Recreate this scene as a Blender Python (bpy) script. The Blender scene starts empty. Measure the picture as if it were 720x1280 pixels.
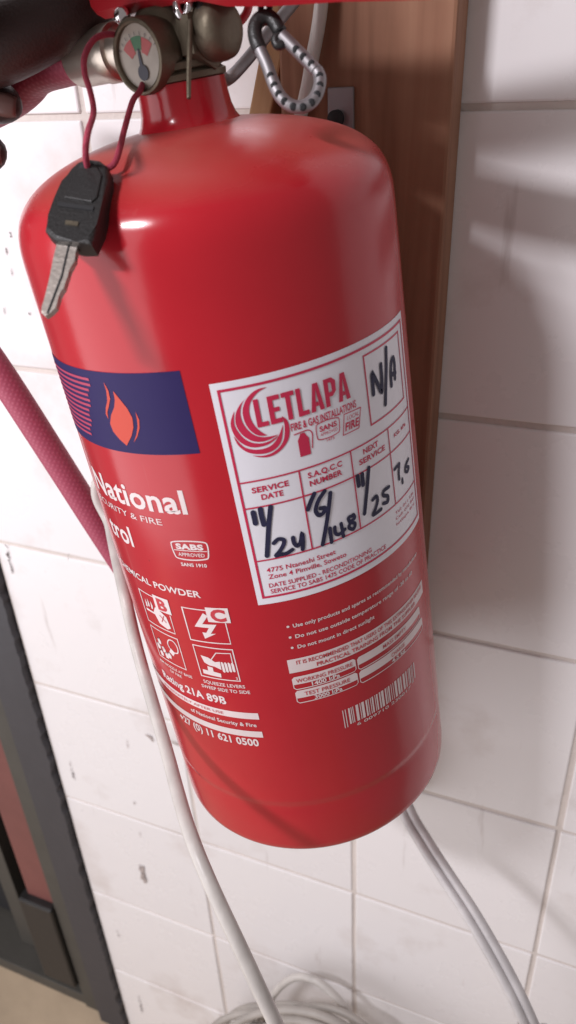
import bpy, bmesh, math, random
from mathutils import Vector, Matrix, noise
random.seed(7)
D = bpy.data
SC = bpy.context.scene
COL = SC.collection

# ------------------------------------------------------------------ camera
FPX = 980.43                                   # focal length in photo pixels (720 x 1280)
CR = Vector((0.925571714, 0.375771888, -0.045961842))      # camera right
CD = Vector((0.153803746, -0.484190304, -0.861338584))     # camera down
CF = Vector((-0.345921104, 0.790161526, -0.505947974))     # camera forward
CP = Vector((0.283936, -0.400981, 0.025562))
cam_d = D.cameras.new('camera')
cam = D.objects.new('camera', cam_d); COL.objects.link(cam)
cam.matrix_world = Matrix(((CR.x, -CD.x, -CF.x, CP.x), (CR.y, -CD.y, -CF.y, CP.y), (CR.z, -CD.z, -CF.z, CP.z), (0, 0, 0, 1)))
cam_d.sensor_fit = 'VERTICAL'; cam_d.sensor_height = 36.0; cam_d.sensor_width = 36.0
cam_d.lens = FPX / 1280 * 36
cam_d.clip_start = 0.01; cam_d.clip_end = 100
cam_d.dof.use_dof = True; cam_d.dof.focus_distance = 0.335; cam_d.dof.aperture_fstop = 13
SC.camera = cam

# ------------------------------------------------------------------ light
w = D.worlds.new('World'); SC.world = w; w.use_nodes = True
bg = w.node_tree.nodes['Background']; bg.inputs[0].default_value = (1.0, 0.885, 0.865, 1); bg.inputs[1].default_value = 0.20

def aim(o, target):
    o.rotation_euler = (Vector(target) - o.location).to_track_quat('-Z', 'Y').to_euler()
ld = D.lights.new('ceiling_tube_lamp', 'AREA'); ld.shape = 'RECTANGLE'; ld.size = 0.22; ld.size_y = 0.06
ld.energy = 8.8; ld.color = (0.985, 0.955, 1.0)
lamp = D.objects.new('ceiling_tube_lamp', ld); COL.objects.link(lamp)
lamp.location = (-0.24, -0.95, 0.60); aim(lamp, (0.10, -0.1, -0.25))
# added fill lamp out of view, gives the bright left reflection on the body
wd = D.lights.new('left_fill_light', 'AREA'); wd.shape = 'RECTANGLE'; wd.size = 1.6; wd.size_y = 1.7; wd.energy = 13.0; wd.color = (0.985, 0.955, 0.985)
fill_lamp = D.objects.new('left_fill_light', wd); COL.objects.link(fill_lamp)
fill_lamp.location = (-0.80, -1.05, -0.25); aim(fill_lamp, (0.05, -0.1, -0.25))

vs = SC.view_settings
SC.display_settings.display_device = 'sRGB'
vs.view_transform = 'Standard'; vs.look = 'None'; vs.exposure = 0.33; vs.gamma = 1.0; vs.use_curve_mapping = False
try:
    SC.cycles.use_denoising = True
except Exception:
    pass

# ------------------------------------------------------------------ photo geometry helpers
def ray(x, y):
    return (CR * ((x - 360) / FPX) + CD * ((y - 640) / FPX) + CF).normalized()
def at_depth(x, y, d):                          # point on the pixel's ray at depth d along the view axis
    return CP + CR * ((x - 360) / FPX * d) + CD * ((y - 640) / FPX * d) + CF * d
def on_wall(x, y, yy=0.0):
    r = ray(x, y); return CP + r * ((yy - CP.y) / r.y)
def on_level(x, y, zz):
    r = ray(x, y); return CP + r * ((zz - CP.z) / r.z)
def pix(p):
    q = p - CP; z = q.dot(CF); return (360 + FPX * q.dot(CR) / z, 640 + FPX * q.dot(CD) / z, z)

# the cylinder's own frame: measured axis, base point and radius
RB = 0.0715
EX = Vector((0.99432029, -0.00424416, 0.10634444)); EY = Vector((0, 0.99920456, 0.03987783)); EZ = Vector((-0.1064291, -0.03965134, 0.99352937))
B0 = Vector((0.16363096, -0.10745719, -0.31041287))
def loc(l): return B0 + EX * l[0] + EY * l[1] + EZ * l[2]
def to_loc(p): q = p - B0; return Vector((q.dot(EX), q.dot(EY), q.dot(EZ)))
def pol(a, d, s): a = math.radians(a); return Vector((d * math.sin(a), -d * math.cos(a), s))
def in_local_plane(x, y, ly):
    r = ray(x, y); t = ((B0 - CP).dot(EY) + ly) / r.dot(EY); return to_loc(CP + r * t)
def U(x, y):                                    # photo pixel -> (arc mm, height mm) on the cylinder
    d = ray(x, y); o = CP - B0
    dp = d - EZ * d.dot(EZ); op = o - EZ * o.dot(EZ)
    A = dp.dot(dp); B = 2 * dp.dot(op); Cc = op.dot(op) - RB * RB
    disc = B * B - 4 * A * Cc
    t = (-B - math.sqrt(max(disc, 0))) / (2 * A)
    q = to_loc(CP + d * t)
    return (math.atan2(q.x, -q.y) * RB * 1000, q.z * 1000)
def Zm(ox, oy, sc):
    return lambda pts: [U(ox + p[0] / sc, oy + p[1] / sc) for p in pts]

# ------------------------------------------------------------------ materials
def new_mat(name):
    m = D.materials.new(name); m.use_nodes = True
    nt = m.node_tree; b = nt.nodes['Principled BSDF']
    return m, nt, b
def N(nt, t, **kw):
    n = nt.nodes.new(t)
    for k, v in kw.items():
        if hasattr(n, k): setattr(n, k, v)
    return n
def simple(name, col, rough=0.5, metal=0.0, coat=0.0, bump=0.0, bscale=200, var=0.0, vscale=30):
    m, nt, b = new_mat(name)
    b.inputs['Base Color'].default_value = (*col, 1); b.inputs['Roughness'].default_value = rough; b.inputs['Metallic'].default_value = metal
    b.inputs['Coat Weight'].default_value = coat
    tc = N(nt, 'ShaderNodeTexCoord')
    if bump:
        nz = N(nt, 'ShaderNodeTexNoise'); nz.inputs['Scale'].default_value = bscale; nz.inputs['Detail'].default_value = 4
        nt.links.new(tc.outputs['Object'], nz.inputs['Vector'])
        bp = N(nt, 'ShaderNodeBump'); bp.inputs['Strength'].default_value = bump; bp.inputs['Distance'].default_value = 0.001
        nt.links.new(nz.outputs['Fac'], bp.inputs['Height']); nt.links.new(bp.outputs['Normal'], b.inputs['Normal'])
    if var:
        nz = N(nt, 'ShaderNodeTexNoise'); nz.inputs['Scale'].default_value = vscale; nz.inputs['Detail'].default_value = 6
        nt.links.new(tc.outputs['Object'], nz.inputs['Vector'])
        mx = N(nt, 'ShaderNodeMix', data_type='RGBA')
        mx.inputs[6].default_value = (*[c * (1 - var) for c in col], 1); mx.inputs[7].default_value = (*[min(1, c * (1 + var)) for c in col], 1)
        nt.links.new(nz.outputs['Fac'], mx.inputs[0]); nt.links.new(mx.outputs[2], b.inputs['Base Color'])
    return m

def ramp(nt, stops, interp='LINEAR'):
    r = N(nt, 'ShaderNodeValToRGB'); r.color_ramp.interpolation = interp
    el = r.color_ramp.elements
    while len(el) < len(stops): el.new(0.5)
    for e, (p, c) in zip(el, stops):
        e.position = p; e.color = c if len(c) == 4 else (*c, 1)
    return r

def red_paint(name, dusty=True):
    m, nt, b = new_mat(name)
    L = nt.links.new
    tc = N(nt, 'ShaderNodeTexCoord'); geo = N(nt, 'ShaderNodeNewGeometry')
    n1 = N(nt, 'ShaderNodeTexNoise'); n1.inputs['Scale'].default_value = 22; n1.inputs['Detail'].default_value = 7
    n2 = N(nt, 'ShaderNodeTexNoise'); n2.inputs['Scale'].default_value = 160; n2.inputs['Detail'].default_value = 5
    L(tc.outputs['Object'], n1.inputs['Vector']); L(tc.outputs['Object'], n2.inputs['Vector'])
    base = N(nt, 'ShaderNodeMix', data_type='RGBA'); base.inputs[6].default_value = (0.39, 0.0075, 0.017, 1); base.inputs[7].default_value = (0.48, 0.012, 0.023, 1)
    L(n1.outputs['Fac'], base.inputs[0])
    out = base.outputs[2]
    if dusty:                                   # dust settles on what faces up
        sep = N(nt, 'ShaderNodeSeparateXYZ'); L(geo.outputs['Normal'], sep.inputs[0])
        up = N(nt, 'ShaderNodeMapRange'); up.inputs[1].default_value = 0.55; up.inputs[2].default_value = 1.0; up.inputs[3].default_value = 0; up.inputs[4].default_value = 0.50
        L(sep.outputs['Z'], up.inputs[0])
        nr = ramp(nt, [(0.35, (0.25,) * 3), (0.65, (1,) * 3)]); L(n1.outputs['Fac'], nr.inputs[0])
        mul = N(nt, 'ShaderNodeMath', operation='MULTIPLY'); L(up.outputs[0], mul.inputs[0]); L(nr.outputs[0], mul.inputs[1])
        dust = N(nt, 'ShaderNodeMix', data_type='RGBA'); dust.inputs[7].default_value = (0.30, 0.12, 0.075, 1)
        L(mul.outputs[0], dust.inputs[0]); L(out, dust.inputs[6]); out = dust.outputs[2]
        # fine specks
        vor = N(nt, 'ShaderNodeTexVoronoi'); vor.inputs['Scale'].default_value = 55; L(tc.outputs['Object'], vor.inputs['Vector'])
        sp = ramp(nt, [(0.0, (1,) * 3), (0.035, (0,) * 3)]); L(vor.outputs['Distance'], sp.inputs[0])
        vc = N(nt, 'ShaderNodeSeparateColor'); L(vor.outputs['Color'], vc.inputs[0])
        th = N(nt, 'ShaderNodeMath', operation='GREATER_THAN'); th.inputs[1].default_value = 0.86; L(vc.outputs[0], th.inputs[0])
        ml = N(nt, 'ShaderNodeMath', operation='MULTIPLY'); L(sp.outputs[0], ml.inputs[0]); L(th.outputs[0], ml.inputs[1])
        sk = N(nt, 'ShaderNodeMix', data_type='RGBA'); sk.inputs[7].default_value = (0.03, 0.01, 0.01, 1)
        L(ml.outputs[0], sk.inputs[0]); L(out, sk.inputs[6]); out = sk.outputs[2]
        rr = N(nt, 'ShaderNodeMapRange'); rr.inputs[3].default_value = 0.11; rr.inputs[4].default_value = 0.25
        L(n1.outputs['Fac'], rr.inputs[0])
        ra = N(nt, 'ShaderNodeMath', operation='ADD'); L(rr.outputs[0], ra.inputs[0])
        rm = N(nt, 'ShaderNodeMath', operation='MULTIPLY'); rm.inputs[1].default_value = 0.75; L(mul.outputs[0], rm.inputs[0]); L(rm.outputs[0], ra.inputs[1])
        L(ra.outputs[0], b.inputs['Roughness'])
    else:
        b.inputs['Roughness'].default_value = 0.3
    L(out, b.inputs['Base Color'])
    b.inputs['Sheen Weight'].default_value = 0.04; b.inputs['Sheen Roughness'].default_value = 0.6; b.inputs['Sheen Tint'].default_value = (1, 0.75, 0.7, 1)
    if dusty:                                   # hairline scratches and handling smears in the gloss
        mp = N(nt, 'ShaderNodeMapping'); mp.inputs['Rotation'].default_value = (0.3, 0.5, 0.2); mp.inputs['Scale'].default_value = (260, 260, 14); L(tc.outputs['Object'], mp.inputs[0])
        ns = N(nt, 'ShaderNodeTexNoise'); ns.inputs['Scale'].default_value = 1; ns.inputs['Detail'].default_value = 3; L(mp.outputs[0], ns.inputs['Vector'])
        sc_ = ramp(nt, [(0.70, (0,) * 3), (0.74, (1,) * 3)]); L(ns.outputs['Fac'], sc_.inputs[0])
        sm_ = N(nt, 'ShaderNodeMath', operation='MULTIPLY'); sm_.inputs[1].default_value = 0.12; L(sc_.outputs[0], sm_.inputs[0])
        sx = N(nt, 'ShaderNodeMix', data_type='RGBA'); sx.inputs[7].default_value = (0.50, 0.13, 0.12, 1); L(sm_.outputs[0], sx.inputs[0]); L(out, sx.inputs[6])
        L(sx.outputs[2], b.inputs['Base Color'])
    bp = N(nt, 'ShaderNodeBump'); bp.inputs['Strength'].default_value = 0.06; bp.inputs['Distance'].default_value = 0.0006
    L(n2.outputs['Fac'], bp.inputs['Height'])
    n3 = N(nt, 'ShaderNodeTexNoise'); n3.inputs['Scale'].default_value = 16; n3.inputs['Detail'].default_value = 2; L(tc.outputs['Object'], n3.inputs['Vector'])
    b3 = N(nt, 'ShaderNodeBump'); b3.inputs['Strength'].default_value = 0.10; b3.inputs['Distance'].default_value = 0.004
    L(n3.outputs['Fac'], b3.inputs['Height']); L(bp.outputs['Normal'], b3.inputs['Normal']); L(b3.outputs['Normal'], b.inputs['Normal'])
    return m

M = {}
M['red'] = red_paint('red_enamel')
M['red_plain'] = red_paint('red_handle_enamel', False)
M['white_print'] = simple('white_print', (0.72, 0.62, 0.62), 0.4, var=0.08, vscale=120)
M['red_print'] = simple('red_print', (0.5, 0.035, 0.05), 0.4)
M['blue'] = simple('blue_print', (0.022, 0.014, 0.085), 0.5, var=0.08, vscale=60)
M['blue'].node_tree.nodes['Principled BSDF'].inputs['Specular IOR Level'].default_value = 0.22
M['flame'] = simple('flame_print', (0.55, 0.055, 0.03), 0.5)
M['stripe'] = simple('stripe_print', (0.42, 0.045, 0.10), 0.4)
M['sticker'] = simple('sticker_vinyl', (0.78, 0.77, 0.83), 0.34, bump=0.35, bscale=45, var=0.03, vscale=40)
M['crimson'] = simple('crimson_print', (0.55, 0.022, 0.075), 0.4, var=0.12, vscale=150)
M['ink'] = simple('marker_ink', (0.014, 0.014, 0.05), 0.65, var=0.7, vscale=250)
M['brass'] = simple('tarnished_brass', (0.15, 0.125, 0.09), 0.5, 0.7, bump=0.25, bscale=400, var=0.3, vscale=90)
M['nickel'] = simple('plated_ferrule', (0.60, 0.53, 0.46), 0.34, 0.9, bump=0.1, bscale=300, var=0.18, vscale=90)
M['steel'] = simple('grey_steel', (0.28, 0.265, 0.275), 0.5, 0.75, var=0.2, vscale=80)
M['chrome'] = simple('chrome', (0.75, 0.72, 0.74), 0.12, 1.0)
M['black'] = simple('black_plastic', (0.018, 0.017, 0.017), 0.42, bump=0.25, bscale=900, var=0.3, vscale=60)
M['dial'] = simple('dial_paper', (0.36, 0.32, 0.27), 0.4, var=0.25, vscale=150)
M['green'] = simple('dial_green', (0.045, 0.16, 0.075), 0.5)
M['dial_red'] = simple('dial_red', (0.42, 0.08, 0.08), 0.5)
M['dark_ink'] = simple('dial_ink', (0.03, 0.03, 0.05), 0.5)
M['cord'] = simple('red_cord', (0.36, 0.035, 0.07), 0.7, bump=0.6, bscale=1500, var=0.25, vscale=400)
M['blade'] = simple('worn_nickel_key', (0.47, 0.42, 0.38), 0.45, 0.75, bump=0.2, bscale=700, var=0.2, vscale=200)
M['cable'] = simple('white_pvc_cable', (0.52, 0.49, 0.46), 0.42, bump=0.35, bscale=150, var=0.34, vscale=60)
M['cable_grey'] = simple('grey_pvc_cable', (0.56, 0.54, 0.54), 0.45, bump=0.35, bscale=150, var=0.34, vscale=60)
M['cable_old'] = simple('grimy_pvc_cable', (0.36, 0.33, 0.30), 0.5, var=0.3, vscale=40)
M['frame'] = simple('grey_frame_paint', (0.044, 0.043, 0.050), 0.5, bump=0.3, bscale=120, var=0.15, vscale=25)
M['rebate'] = simple('olive_frame_paint', (0.062, 0.058, 0.050), 0.55, bump=0.3, bscale=120, var=0.2, vscale=25)
M['gap'] = simple('dark_rubber', (0.012, 0.012, 0.014), 0.7)
M['door_red'] = simple('redbrown_door', (0.17, 0.058, 0.05), 0.6, var=0.25, vscale=20)

def tile_mat():
    m, nt, b = new_mat('glazed_white_tile'); L = nt.links.new
    geo = N(nt, 'ShaderNodeNewGeometry'); oi = N(nt, 'ShaderNodeObjectInfo')
    n1 = N(nt, 'ShaderNodeTexNoise'); n1.inputs['Scale'].default_value = 9; n1.inputs['Detail'].default_value = 8; n1.inputs['Roughness'].default_value = 0.62
    L(geo.outputs['Position'], n1.inputs['Vector'])
    c = N(nt, 'ShaderNodeMix', data_type='RGBA'); c.inputs[6].default_value = (0.79, 0.765, 0.77, 1); c.inputs[7].default_value = (0.86, 0.84, 0.845, 1)
    L(oi.outputs['Random'], c.inputs[0])
    gr = ramp(nt, [(0.55, (0,) * 3), (0.80, (1,) * 3)]); L(n1.outputs['Fac'], gr.inputs[0])
    gm = N(nt, 'ShaderNodeMath', operation='MULTIPLY'); gm.inputs[1].default_value = 0.7; L(gr.outputs[0], gm.inputs[0])
    c2 = N(nt, 'ShaderNodeMix', data_type='RGBA'); c2.inputs[7].default_value = (0.50, 0.42, 0.38, 1)
    L(gm.outputs[0], c2.inputs[0]); L(c.outputs[2], c2.inputs[6])
    # drips and streaks of grime, longer than wide
    mp = N(nt, 'ShaderNodeMapping'); mp.inputs['Scale'].default_value = (70, 70, 9)
    L(geo.outputs['Position'], mp.inputs[0])
    n2 = N(nt, 'ShaderNodeTexNoise'); n2.inputs['Scale'].default_value = 1; n2.inputs['Detail'].default_value = 6; L(mp.outputs[0], n2.inputs['Vector'])
    sr = ramp(nt, [(0.66, (0,) * 3), (0.74, (1,) * 3)]); L(n2.outputs['Fac'], sr.inputs[0])
    sm = N(nt, 'ShaderNodeMath', operation='MULTIPLY'); sm.inputs[1].default_value = 0.45; L(sr.outputs[0], sm.inputs[0])
    c3 = N(nt, 'ShaderNodeMix', data_type='RGBA'); c3.inputs[7].default_value = (0.42, 0.36, 0.34, 1)
    L(sm.outputs[0], c3.inputs[0]); L(c2.outputs[2], c3.inputs[6])
    # tiny dark fly specks
    v = N(nt, 'ShaderNodeTexVoronoi'); v.inputs['Scale'].default_value = 38; L(geo.outputs['Position'], v.inputs['Vector'])
    vr = ramp(nt, [(0.0, (1,) * 3), (0.05, (0,) * 3)]); L(v.outputs['Distance'], vr.inputs[0])
    vs_ = N(nt, 'ShaderNodeSeparateColor'); L(v.outputs['Color'], vs_.inputs[0])
    vt = N(nt, 'ShaderNodeMath', operation='GREATER_THAN'); vt.inputs[1].default_value = 0.80; L(vs_.outputs[0], vt.inputs[0])
    vm = N(nt, 'ShaderNodeMath', operation='MULTIPLY'); L(vr.outputs[0], vm.inputs[0]); L(vt.outputs[0], vm.inputs[1])
    c4 = N(nt, 'ShaderNodeMix', data_type='RGBA'); c4.inputs[7].default_value = (0.16, 0.12, 0.12, 1)
    L(vm.outputs[0], c4.inputs[0]); L(c3.outputs[2], c4.inputs[6])
    L(c4.outputs[2], b.inputs['Base Color'])
    rr = N(nt, 'ShaderNodeMapRange'); rr.inputs[3].default_value = 0.16; rr.inputs[4].default_value = 0.42; L(n1.outputs['Fac'], rr.inputs[0]); L(rr.outputs[0], b.inputs['Roughness'])
    n3 = N(nt, 'ShaderNodeTexNoise'); n3.inputs['Scale'].default_value = 25; L(geo.outputs['Position'], n3.inputs['Vector'])
    bp = N(nt, 'ShaderNodeBump'); bp.inputs['Strength'].default_value = 0.12; bp.inputs['Distance'].default_value = 0.003
    L(n3.outputs['Fac'], bp.inputs['Height']); L(bp.outputs['Normal'], b.inputs['Normal'])
    return m
M['tile'] = tile_mat()
M['grout'] = simple('grout', (0.64, 0.58, 0.54), 0.9, bump=0.6, bscale=300, var=0.30, vscale=11)

def wood_mat(name, c0, c1, c2):
    m, nt, b = new_mat(name); L = nt.links.new
    tc = N(nt, 'ShaderNodeTexCoord')
    mp = N(nt, 'ShaderNodeMapping'); mp.inputs['Scale'].default_value = (1, 1, 0.05); L(tc.outputs['Object'], mp.inputs[0])
    n1 = N(nt, 'ShaderNodeTexNoise'); n1.inputs['Scale'].default_value = 75; n1.inputs['Detail'].default_value = 7; n1.inputs['Distortion'].default_value = 0.7
    L(mp.outputs[0], n1.inputs['Vector'])
    r = ramp(nt, [(0.25, c0), (0.5, c1), (0.78, c2)]); L(n1.outputs['Fac'], r.inputs[0])
    n2 = N(nt, 'ShaderNodeTexNoise'); n2.inputs['Scale'].default_value = 14; n2.inputs['Detail'].default_value = 5; L(tc.outputs['Object'], n2.inputs['Vector'])
    mx = N(nt, 'ShaderNodeMix', data_type='RGBA', blend_type='MULTIPLY'); mx.inputs[0].default_value = 0.55
    r2 = ramp(nt, [(0.3, (0.55,) * 3), (0.7, (1.15,) * 3)]); L(n2.outputs['Fac'], r2.inputs[0])
    L(r.outputs[0], mx.inputs[6]); L(r2.outputs[0], mx.inputs[7]); L(mx.outputs[2], b.inputs['Base Color'])
    b.inputs['Roughness'].default_value = 0.68; b.inputs['Specular IOR Level'].default_value = 0.3
    bp = N(nt, 'ShaderNodeBump'); bp.inputs['Strength'].default_value = 0.25; bp.inputs['Distance'].default_value = 0.001
    L(n1.outputs['Fac'], bp.inputs['Height']); L(bp.outputs['Normal'], b.inputs['Normal'])
    return m
M['wood'] = wood_mat('varnished_wood', (0.19, 0.085, 0.048), (0.30, 0.145, 0.088), (0.40, 0.215, 0.135))
M['batten'] = wood_mat('pale_wood', (0.36, 0.20, 0.10), (0.46, 0.27, 0.14), (0.55, 0.34, 0.19))
M['floor'] = simple('stained_concrete', (0.50, 0.39, 0.27), 0.8, bump=0.6, bscale=60, var=0.4, vscale=12)

def hose_mat():
    m, nt, b = new_mat('braided_red_hose'); L = nt.links.new
    uv = N(nt, 'ShaderNodeUVMap')
    def wave(rot):
        mp = N(nt, 'ShaderNodeMapping'); mp.inputs['Rotation'].default_value = (0, 0, rot); L(uv.outputs[0], mp.inputs[0])
        wv = N(nt, 'ShaderNodeTexWave'); wv.inputs['Scale'].default_value = 130; L(mp.outputs[0], wv.inputs['Vector']); return wv
    a = wave(math.radians(38)); c = wave(math.radians(-38))
    mul = N(nt, 'ShaderNodeMath', operation='MULTIPLY'); L(a.outputs['Fac'], mul.inputs[0]); L(c.outputs['Fac'], mul.inputs[1])
    mx = N(nt, 'ShaderNodeMix', data_type='RGBA'); mx.inputs[6].default_value = (0.36, 0.062, 0.11, 1); mx.inputs[7].default_value = (0.43, 0.095, 0.15, 1)
    L(mul.outputs[0], mx.inputs[0]); L(mx.outputs[2], b.inputs['Base Color'])
    b.inputs['Roughness'].default_value = 0.5
    bp = N(nt, 'ShaderNodeBump'); bp.inputs['Strength'].default_value = 0.3; bp.inputs['Distance'].default_value = 0.0004
    L(mul.outputs[0], bp.inputs['Height']); L(bp.outputs['Normal'], b.inputs['Normal'])
    return m
M['hose'] = hose_mat()

def skin_mat():
    m, nt, b = new_mat('dark_brown_skin'); L = nt.links.new
    tc = N(nt, 'ShaderNodeTexCoord')
    n1 = N(nt, 'ShaderNodeTexNoise'); n1.inputs['Scale'].default_value = 60; n1.inputs['Detail'].default_value = 6; L(tc.outputs['Object'], n1.inputs['Vector'])
    mx = N(nt, 'ShaderNodeMix', data_type='RGBA'); mx.inputs[6].default_value = (0.032, 0.018, 0.017, 1); mx.inputs[7].default_value = (0.060, 0.034, 0.031, 1)
    L(n1.outputs['Fac'], mx.inputs[0]); L(mx.outputs[2], b.inputs['Base Color'])
    b.inputs['Roughness'].default_value = 0.5; b.inputs['Subsurface Weight'].default_value = 0.05; b.inputs['Subsurface Radius'].default_value = (0.004, 0.002, 0.001)
    v = N(nt, 'ShaderNodeTexVoronoi'); v.inputs['Scale'].default_value = 900; L(tc.outputs['Object'], v.inputs['Vector'])
    bp = N(nt, 'ShaderNodeBump'); bp.inputs['Strength'].default_value = 0.25; bp.inputs['Distance'].default_value = 0.0004
    L(v.outputs['Distance'], bp.inputs['Height']); L(bp.outputs['Normal'], b.inputs['Normal'])
    return m
M['skin'] = skin_mat()
M['nail'] = simple('finger_nail', (0.17, 0.095, 0.085), 0.32)

# ------------------------------------------------------------------ object helpers
def obj(name, bm, mat, parent=None, smooth=True, local=False, autosmooth=None):
    me = D.meshes.new(name); bm.to_mesh(me); bm.free()
    return link(name, me, mat, parent, smooth, autosmooth)
def link(name, me, mat, parent=None, smooth=True, autosmooth=None):
    if smooth and len(me.polygons):
        me.polygons.foreach_set('use_smooth', [True] * len(me.polygons))
    o = D.objects.new(name, me); COL.objects.link(o)
    if mat is not None and not me.materials: me.materials.append(M[mat] if isinstance(mat, str) else mat)
    if parent is not None: o.parent = parent
    if autosmooth is not None:
        try: me.set_sharp_from_angle(angle=math.radians(autosmooth))
        except Exception: pass
    return o
def thing(name, label, cat, mw=None, group=None):
    o = D.objects.new(name, None); COL.objects.link(o); o.empty_display_size = 0.02
    if mw is not None: o.matrix_world = mw
    tag(o, label, cat, group); return o
def tag(o, label, cat, group=None):
    o['label'] = label; o['category'] = cat
    if group: o['group'] = group
    return o
def structure(o): o['kind'] = 'structure'; return o

def catmull(pts, n=8, closed=False):
    P = [Vector(p) for p in pts]; out = []
    m = len(P)
    rng = range(m if closed else m - 1)
    for i in rng:
        if closed: p0, p1, p2, p3 = P[(i - 1) % m], P[i], P[(i + 1) % m], P[(i + 2) % m]
        else: p0, p1, p2, p3 = P[max(i - 1, 0)], P[i], P[i + 1], P[min(i + 2, m - 1)]
        for k in range(n):
            t = k / n
            out.append(0.5 * ((2 * p1) + (p2 - p0) * t + (2 * p0 - 5 * p1 + 4 * p2 - p3) * t * t + (3 * p1 - p0 - 3 * p2 + p3) * t * t * t))
    if not closed: out.append(P[-1].copy())
    return out
def tube(bm, pts, r, seg=14, closed=False, cap=True, uv=False):
    n = len(pts); rr = r if callable(r) else (lambda i, n_: r)
    T = []
    for i in range(n):
        a = pts[(i - 1) % n] if (closed or i > 0) else pts[i]; b = pts[(i + 1) % n] if (closed or i < n - 1) else pts[i]
        T.append((b - a).normalized())
    up = Vector((0, 0, 1))
    if abs(T[0].dot(up)) > 0.9: up = Vector((1, 0, 0))
    nrm = (up - T[0] * up.dot(T[0])).normalized()
    rings = []; lens = [0.0]
    for i in range(n):
        if i:
            nrm = (nrm - T[i] * nrm.dot(T[i])).normalized(); lens.append(lens[-1] + (pts[i] - pts[i - 1]).length)
        bi = T[i].cross(nrm); q = rr(i, n)
        rings.append([bm.verts.new(pts[i] + (nrm * math.cos(2 * math.pi * k / seg) + bi * math.sin(2 * math.pi * k / seg)) * q) for k in range(seg)])
    uvl = bm.loops.layers.uv.verify() if uv else None
    for i in range(n if closed else n - 1):
        a, b = rings[i], rings[(i + 1) % n]
        for k in range(seg):
            f = bm.faces.new((a[k], a[(k + 1) % seg], b[(k + 1) % seg], b[k]))
            if uv:
                R0 = rr(i, n); c = 2 * math.pi * R0 / seg
                for lp, (uu, vv) in zip(f.loops, ((lens[i], k * c), (lens[i], (k + 1) * c), (lens[min(i + 1, n - 1)], (k + 1) * c), (lens[min(i + 1, n - 1)], k * c))):
                    lp[uvl].uv = (uu, vv)
    if cap and not closed:
        bm.faces.new(list(reversed(rings[0]))); bm.faces.new(rings[-1])
    return bm
def lathe(bm, prof, frame=None, seg=64, cap0=True, cap1=True):
    """prof: (r, h) along +Z of frame (Matrix)"""
    fr = frame or Matrix()
    rings = []
    for r, h in prof:
        rings.append([bm.verts.new(fr @ Vector((r * math.cos(2 * math.pi * k / seg), r * math.sin(2 * math.pi * k / seg), h))) for k in range(seg)])
    for a, b in zip(rings, rings[1:]):
        for k in range(seg):
            bm.faces.new((a[k], a[(k + 1) % seg], b[(k + 1) % seg], b[k]))
    if cap0: bm.faces.new(list(reversed(rings[0])))
    if cap1: bm.faces.new(rings[-1])
    return bm
def frame_to(origin, zdir, xhint=(0, 0, 1)):
    z = Vector(zdir).normalized(); x = Vector(xhint); x = (x - z * x.dot(z))
    if x.length < 1e-6: x = Vector((1, 0, 0)) - z * z.x
    x.normalize(); y = z.cross(x)
    return Matrix(((x.x, y.x, z.x, origin[0]), (x.y, y.y, z.y, origin[1]), (x.z, y.z, z.z, origin[2]), (0, 0, 0, 1)))
def box(bm, lo, hi, mat=None, bevel=0.0, seg=2):
    vs_ = [Vector((x, y, z)) for x in (lo[0], hi[0]) for y in (lo[1], hi[1]) for z in (lo[2], hi[2])]
    if mat: vs_ = [mat @ v for v in vs_]
    v = [bm.verts.new(p) for p in vs_]
    fs = [bm.faces.new([v[i] for i in q]) for q in ((0, 1, 3, 2), (4, 6, 7, 5), (0, 4, 5, 1), (2, 3, 7, 6), (0, 2, 6, 4), (1, 5, 7, 3))]
    if bevel:
        ed = list({e for f in fs for e in f.edges})
        bmesh.ops.bevel(bm, geom=ed, offset=bevel, segments=seg, profile=0.5, affect='EDGES')
    bmesh.ops.recalc_face_normals(bm, faces=bm.faces)
    return bm
def prism(bm, poly, nvec, thick, bevel=0.0):
    """closed outline (3D points) extruded along nvec by thick"""
    a = [bm.verts.new(Vector(p)) for p in poly]; b = [bm.verts.new(Vector(p) + Vector(nvec) * thick) for p in poly]
    f1 = bm.faces.new(a); f2 = bm.faces.new(list(reversed(b)))
    n = len(poly); side = []
    for i in range(n):
        side.append(bm.faces.new((a[(i + 1) % n], a[i], b[i], b[(i + 1) % n])))
    if bevel:
        ed = list(f1.edges) + list(f2.edges)
        bmesh.ops.bevel(bm, geom=ed, offset=bevel, segments=3, profile=0.5, affect='EDGES')
    bmesh.ops.recalc_face_normals(bm, faces=bm.faces)
    return bm

# ------------------------------------------------------------------ print on the cylinder
def wrap(bm, off):
    """bm holds flat shapes at (u mm, v mm, 0); cut them into 3 mm strips, then roll them round the cylinder"""
    if not bm.verts: return bm
    bmesh.ops.triangulate(bm, faces=[f for f in bm.faces if len(f.verts) > 4])
    us_ = [v.co.x for v in bm.verts]; u0, u1 = min(us_), max(us_)
    k = math.floor(u0 / 3) * 3 + 3
    while k < u1:
        bmesh.ops.bisect_plane(bm, geom=bm.verts[:] + bm.edges[:] + bm.faces[:], plane_co=(k, 0, 0), plane_no=(1, 0, 0))
        k += 3
    for v in bm.verts:
        a = v.co.x / (RB * 1000); r = RB + off
        v.co = Vector((r * math.sin(a), -r * math.cos(a), v.co.y / 1000))
    bmesh.ops.recalc_face_normals(bm, faces=bm.faces)
    return bm
def poly2(bm, pts):
    return bm.faces.new([bm.verts.new((p[0], p[1], 0)) for p in pts])
def rect2(bm, x0, y0, x1, y1):
    poly2(bm, [(x0, y0), (x1, y0), (x1, y1), (x0, y1)])
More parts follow.
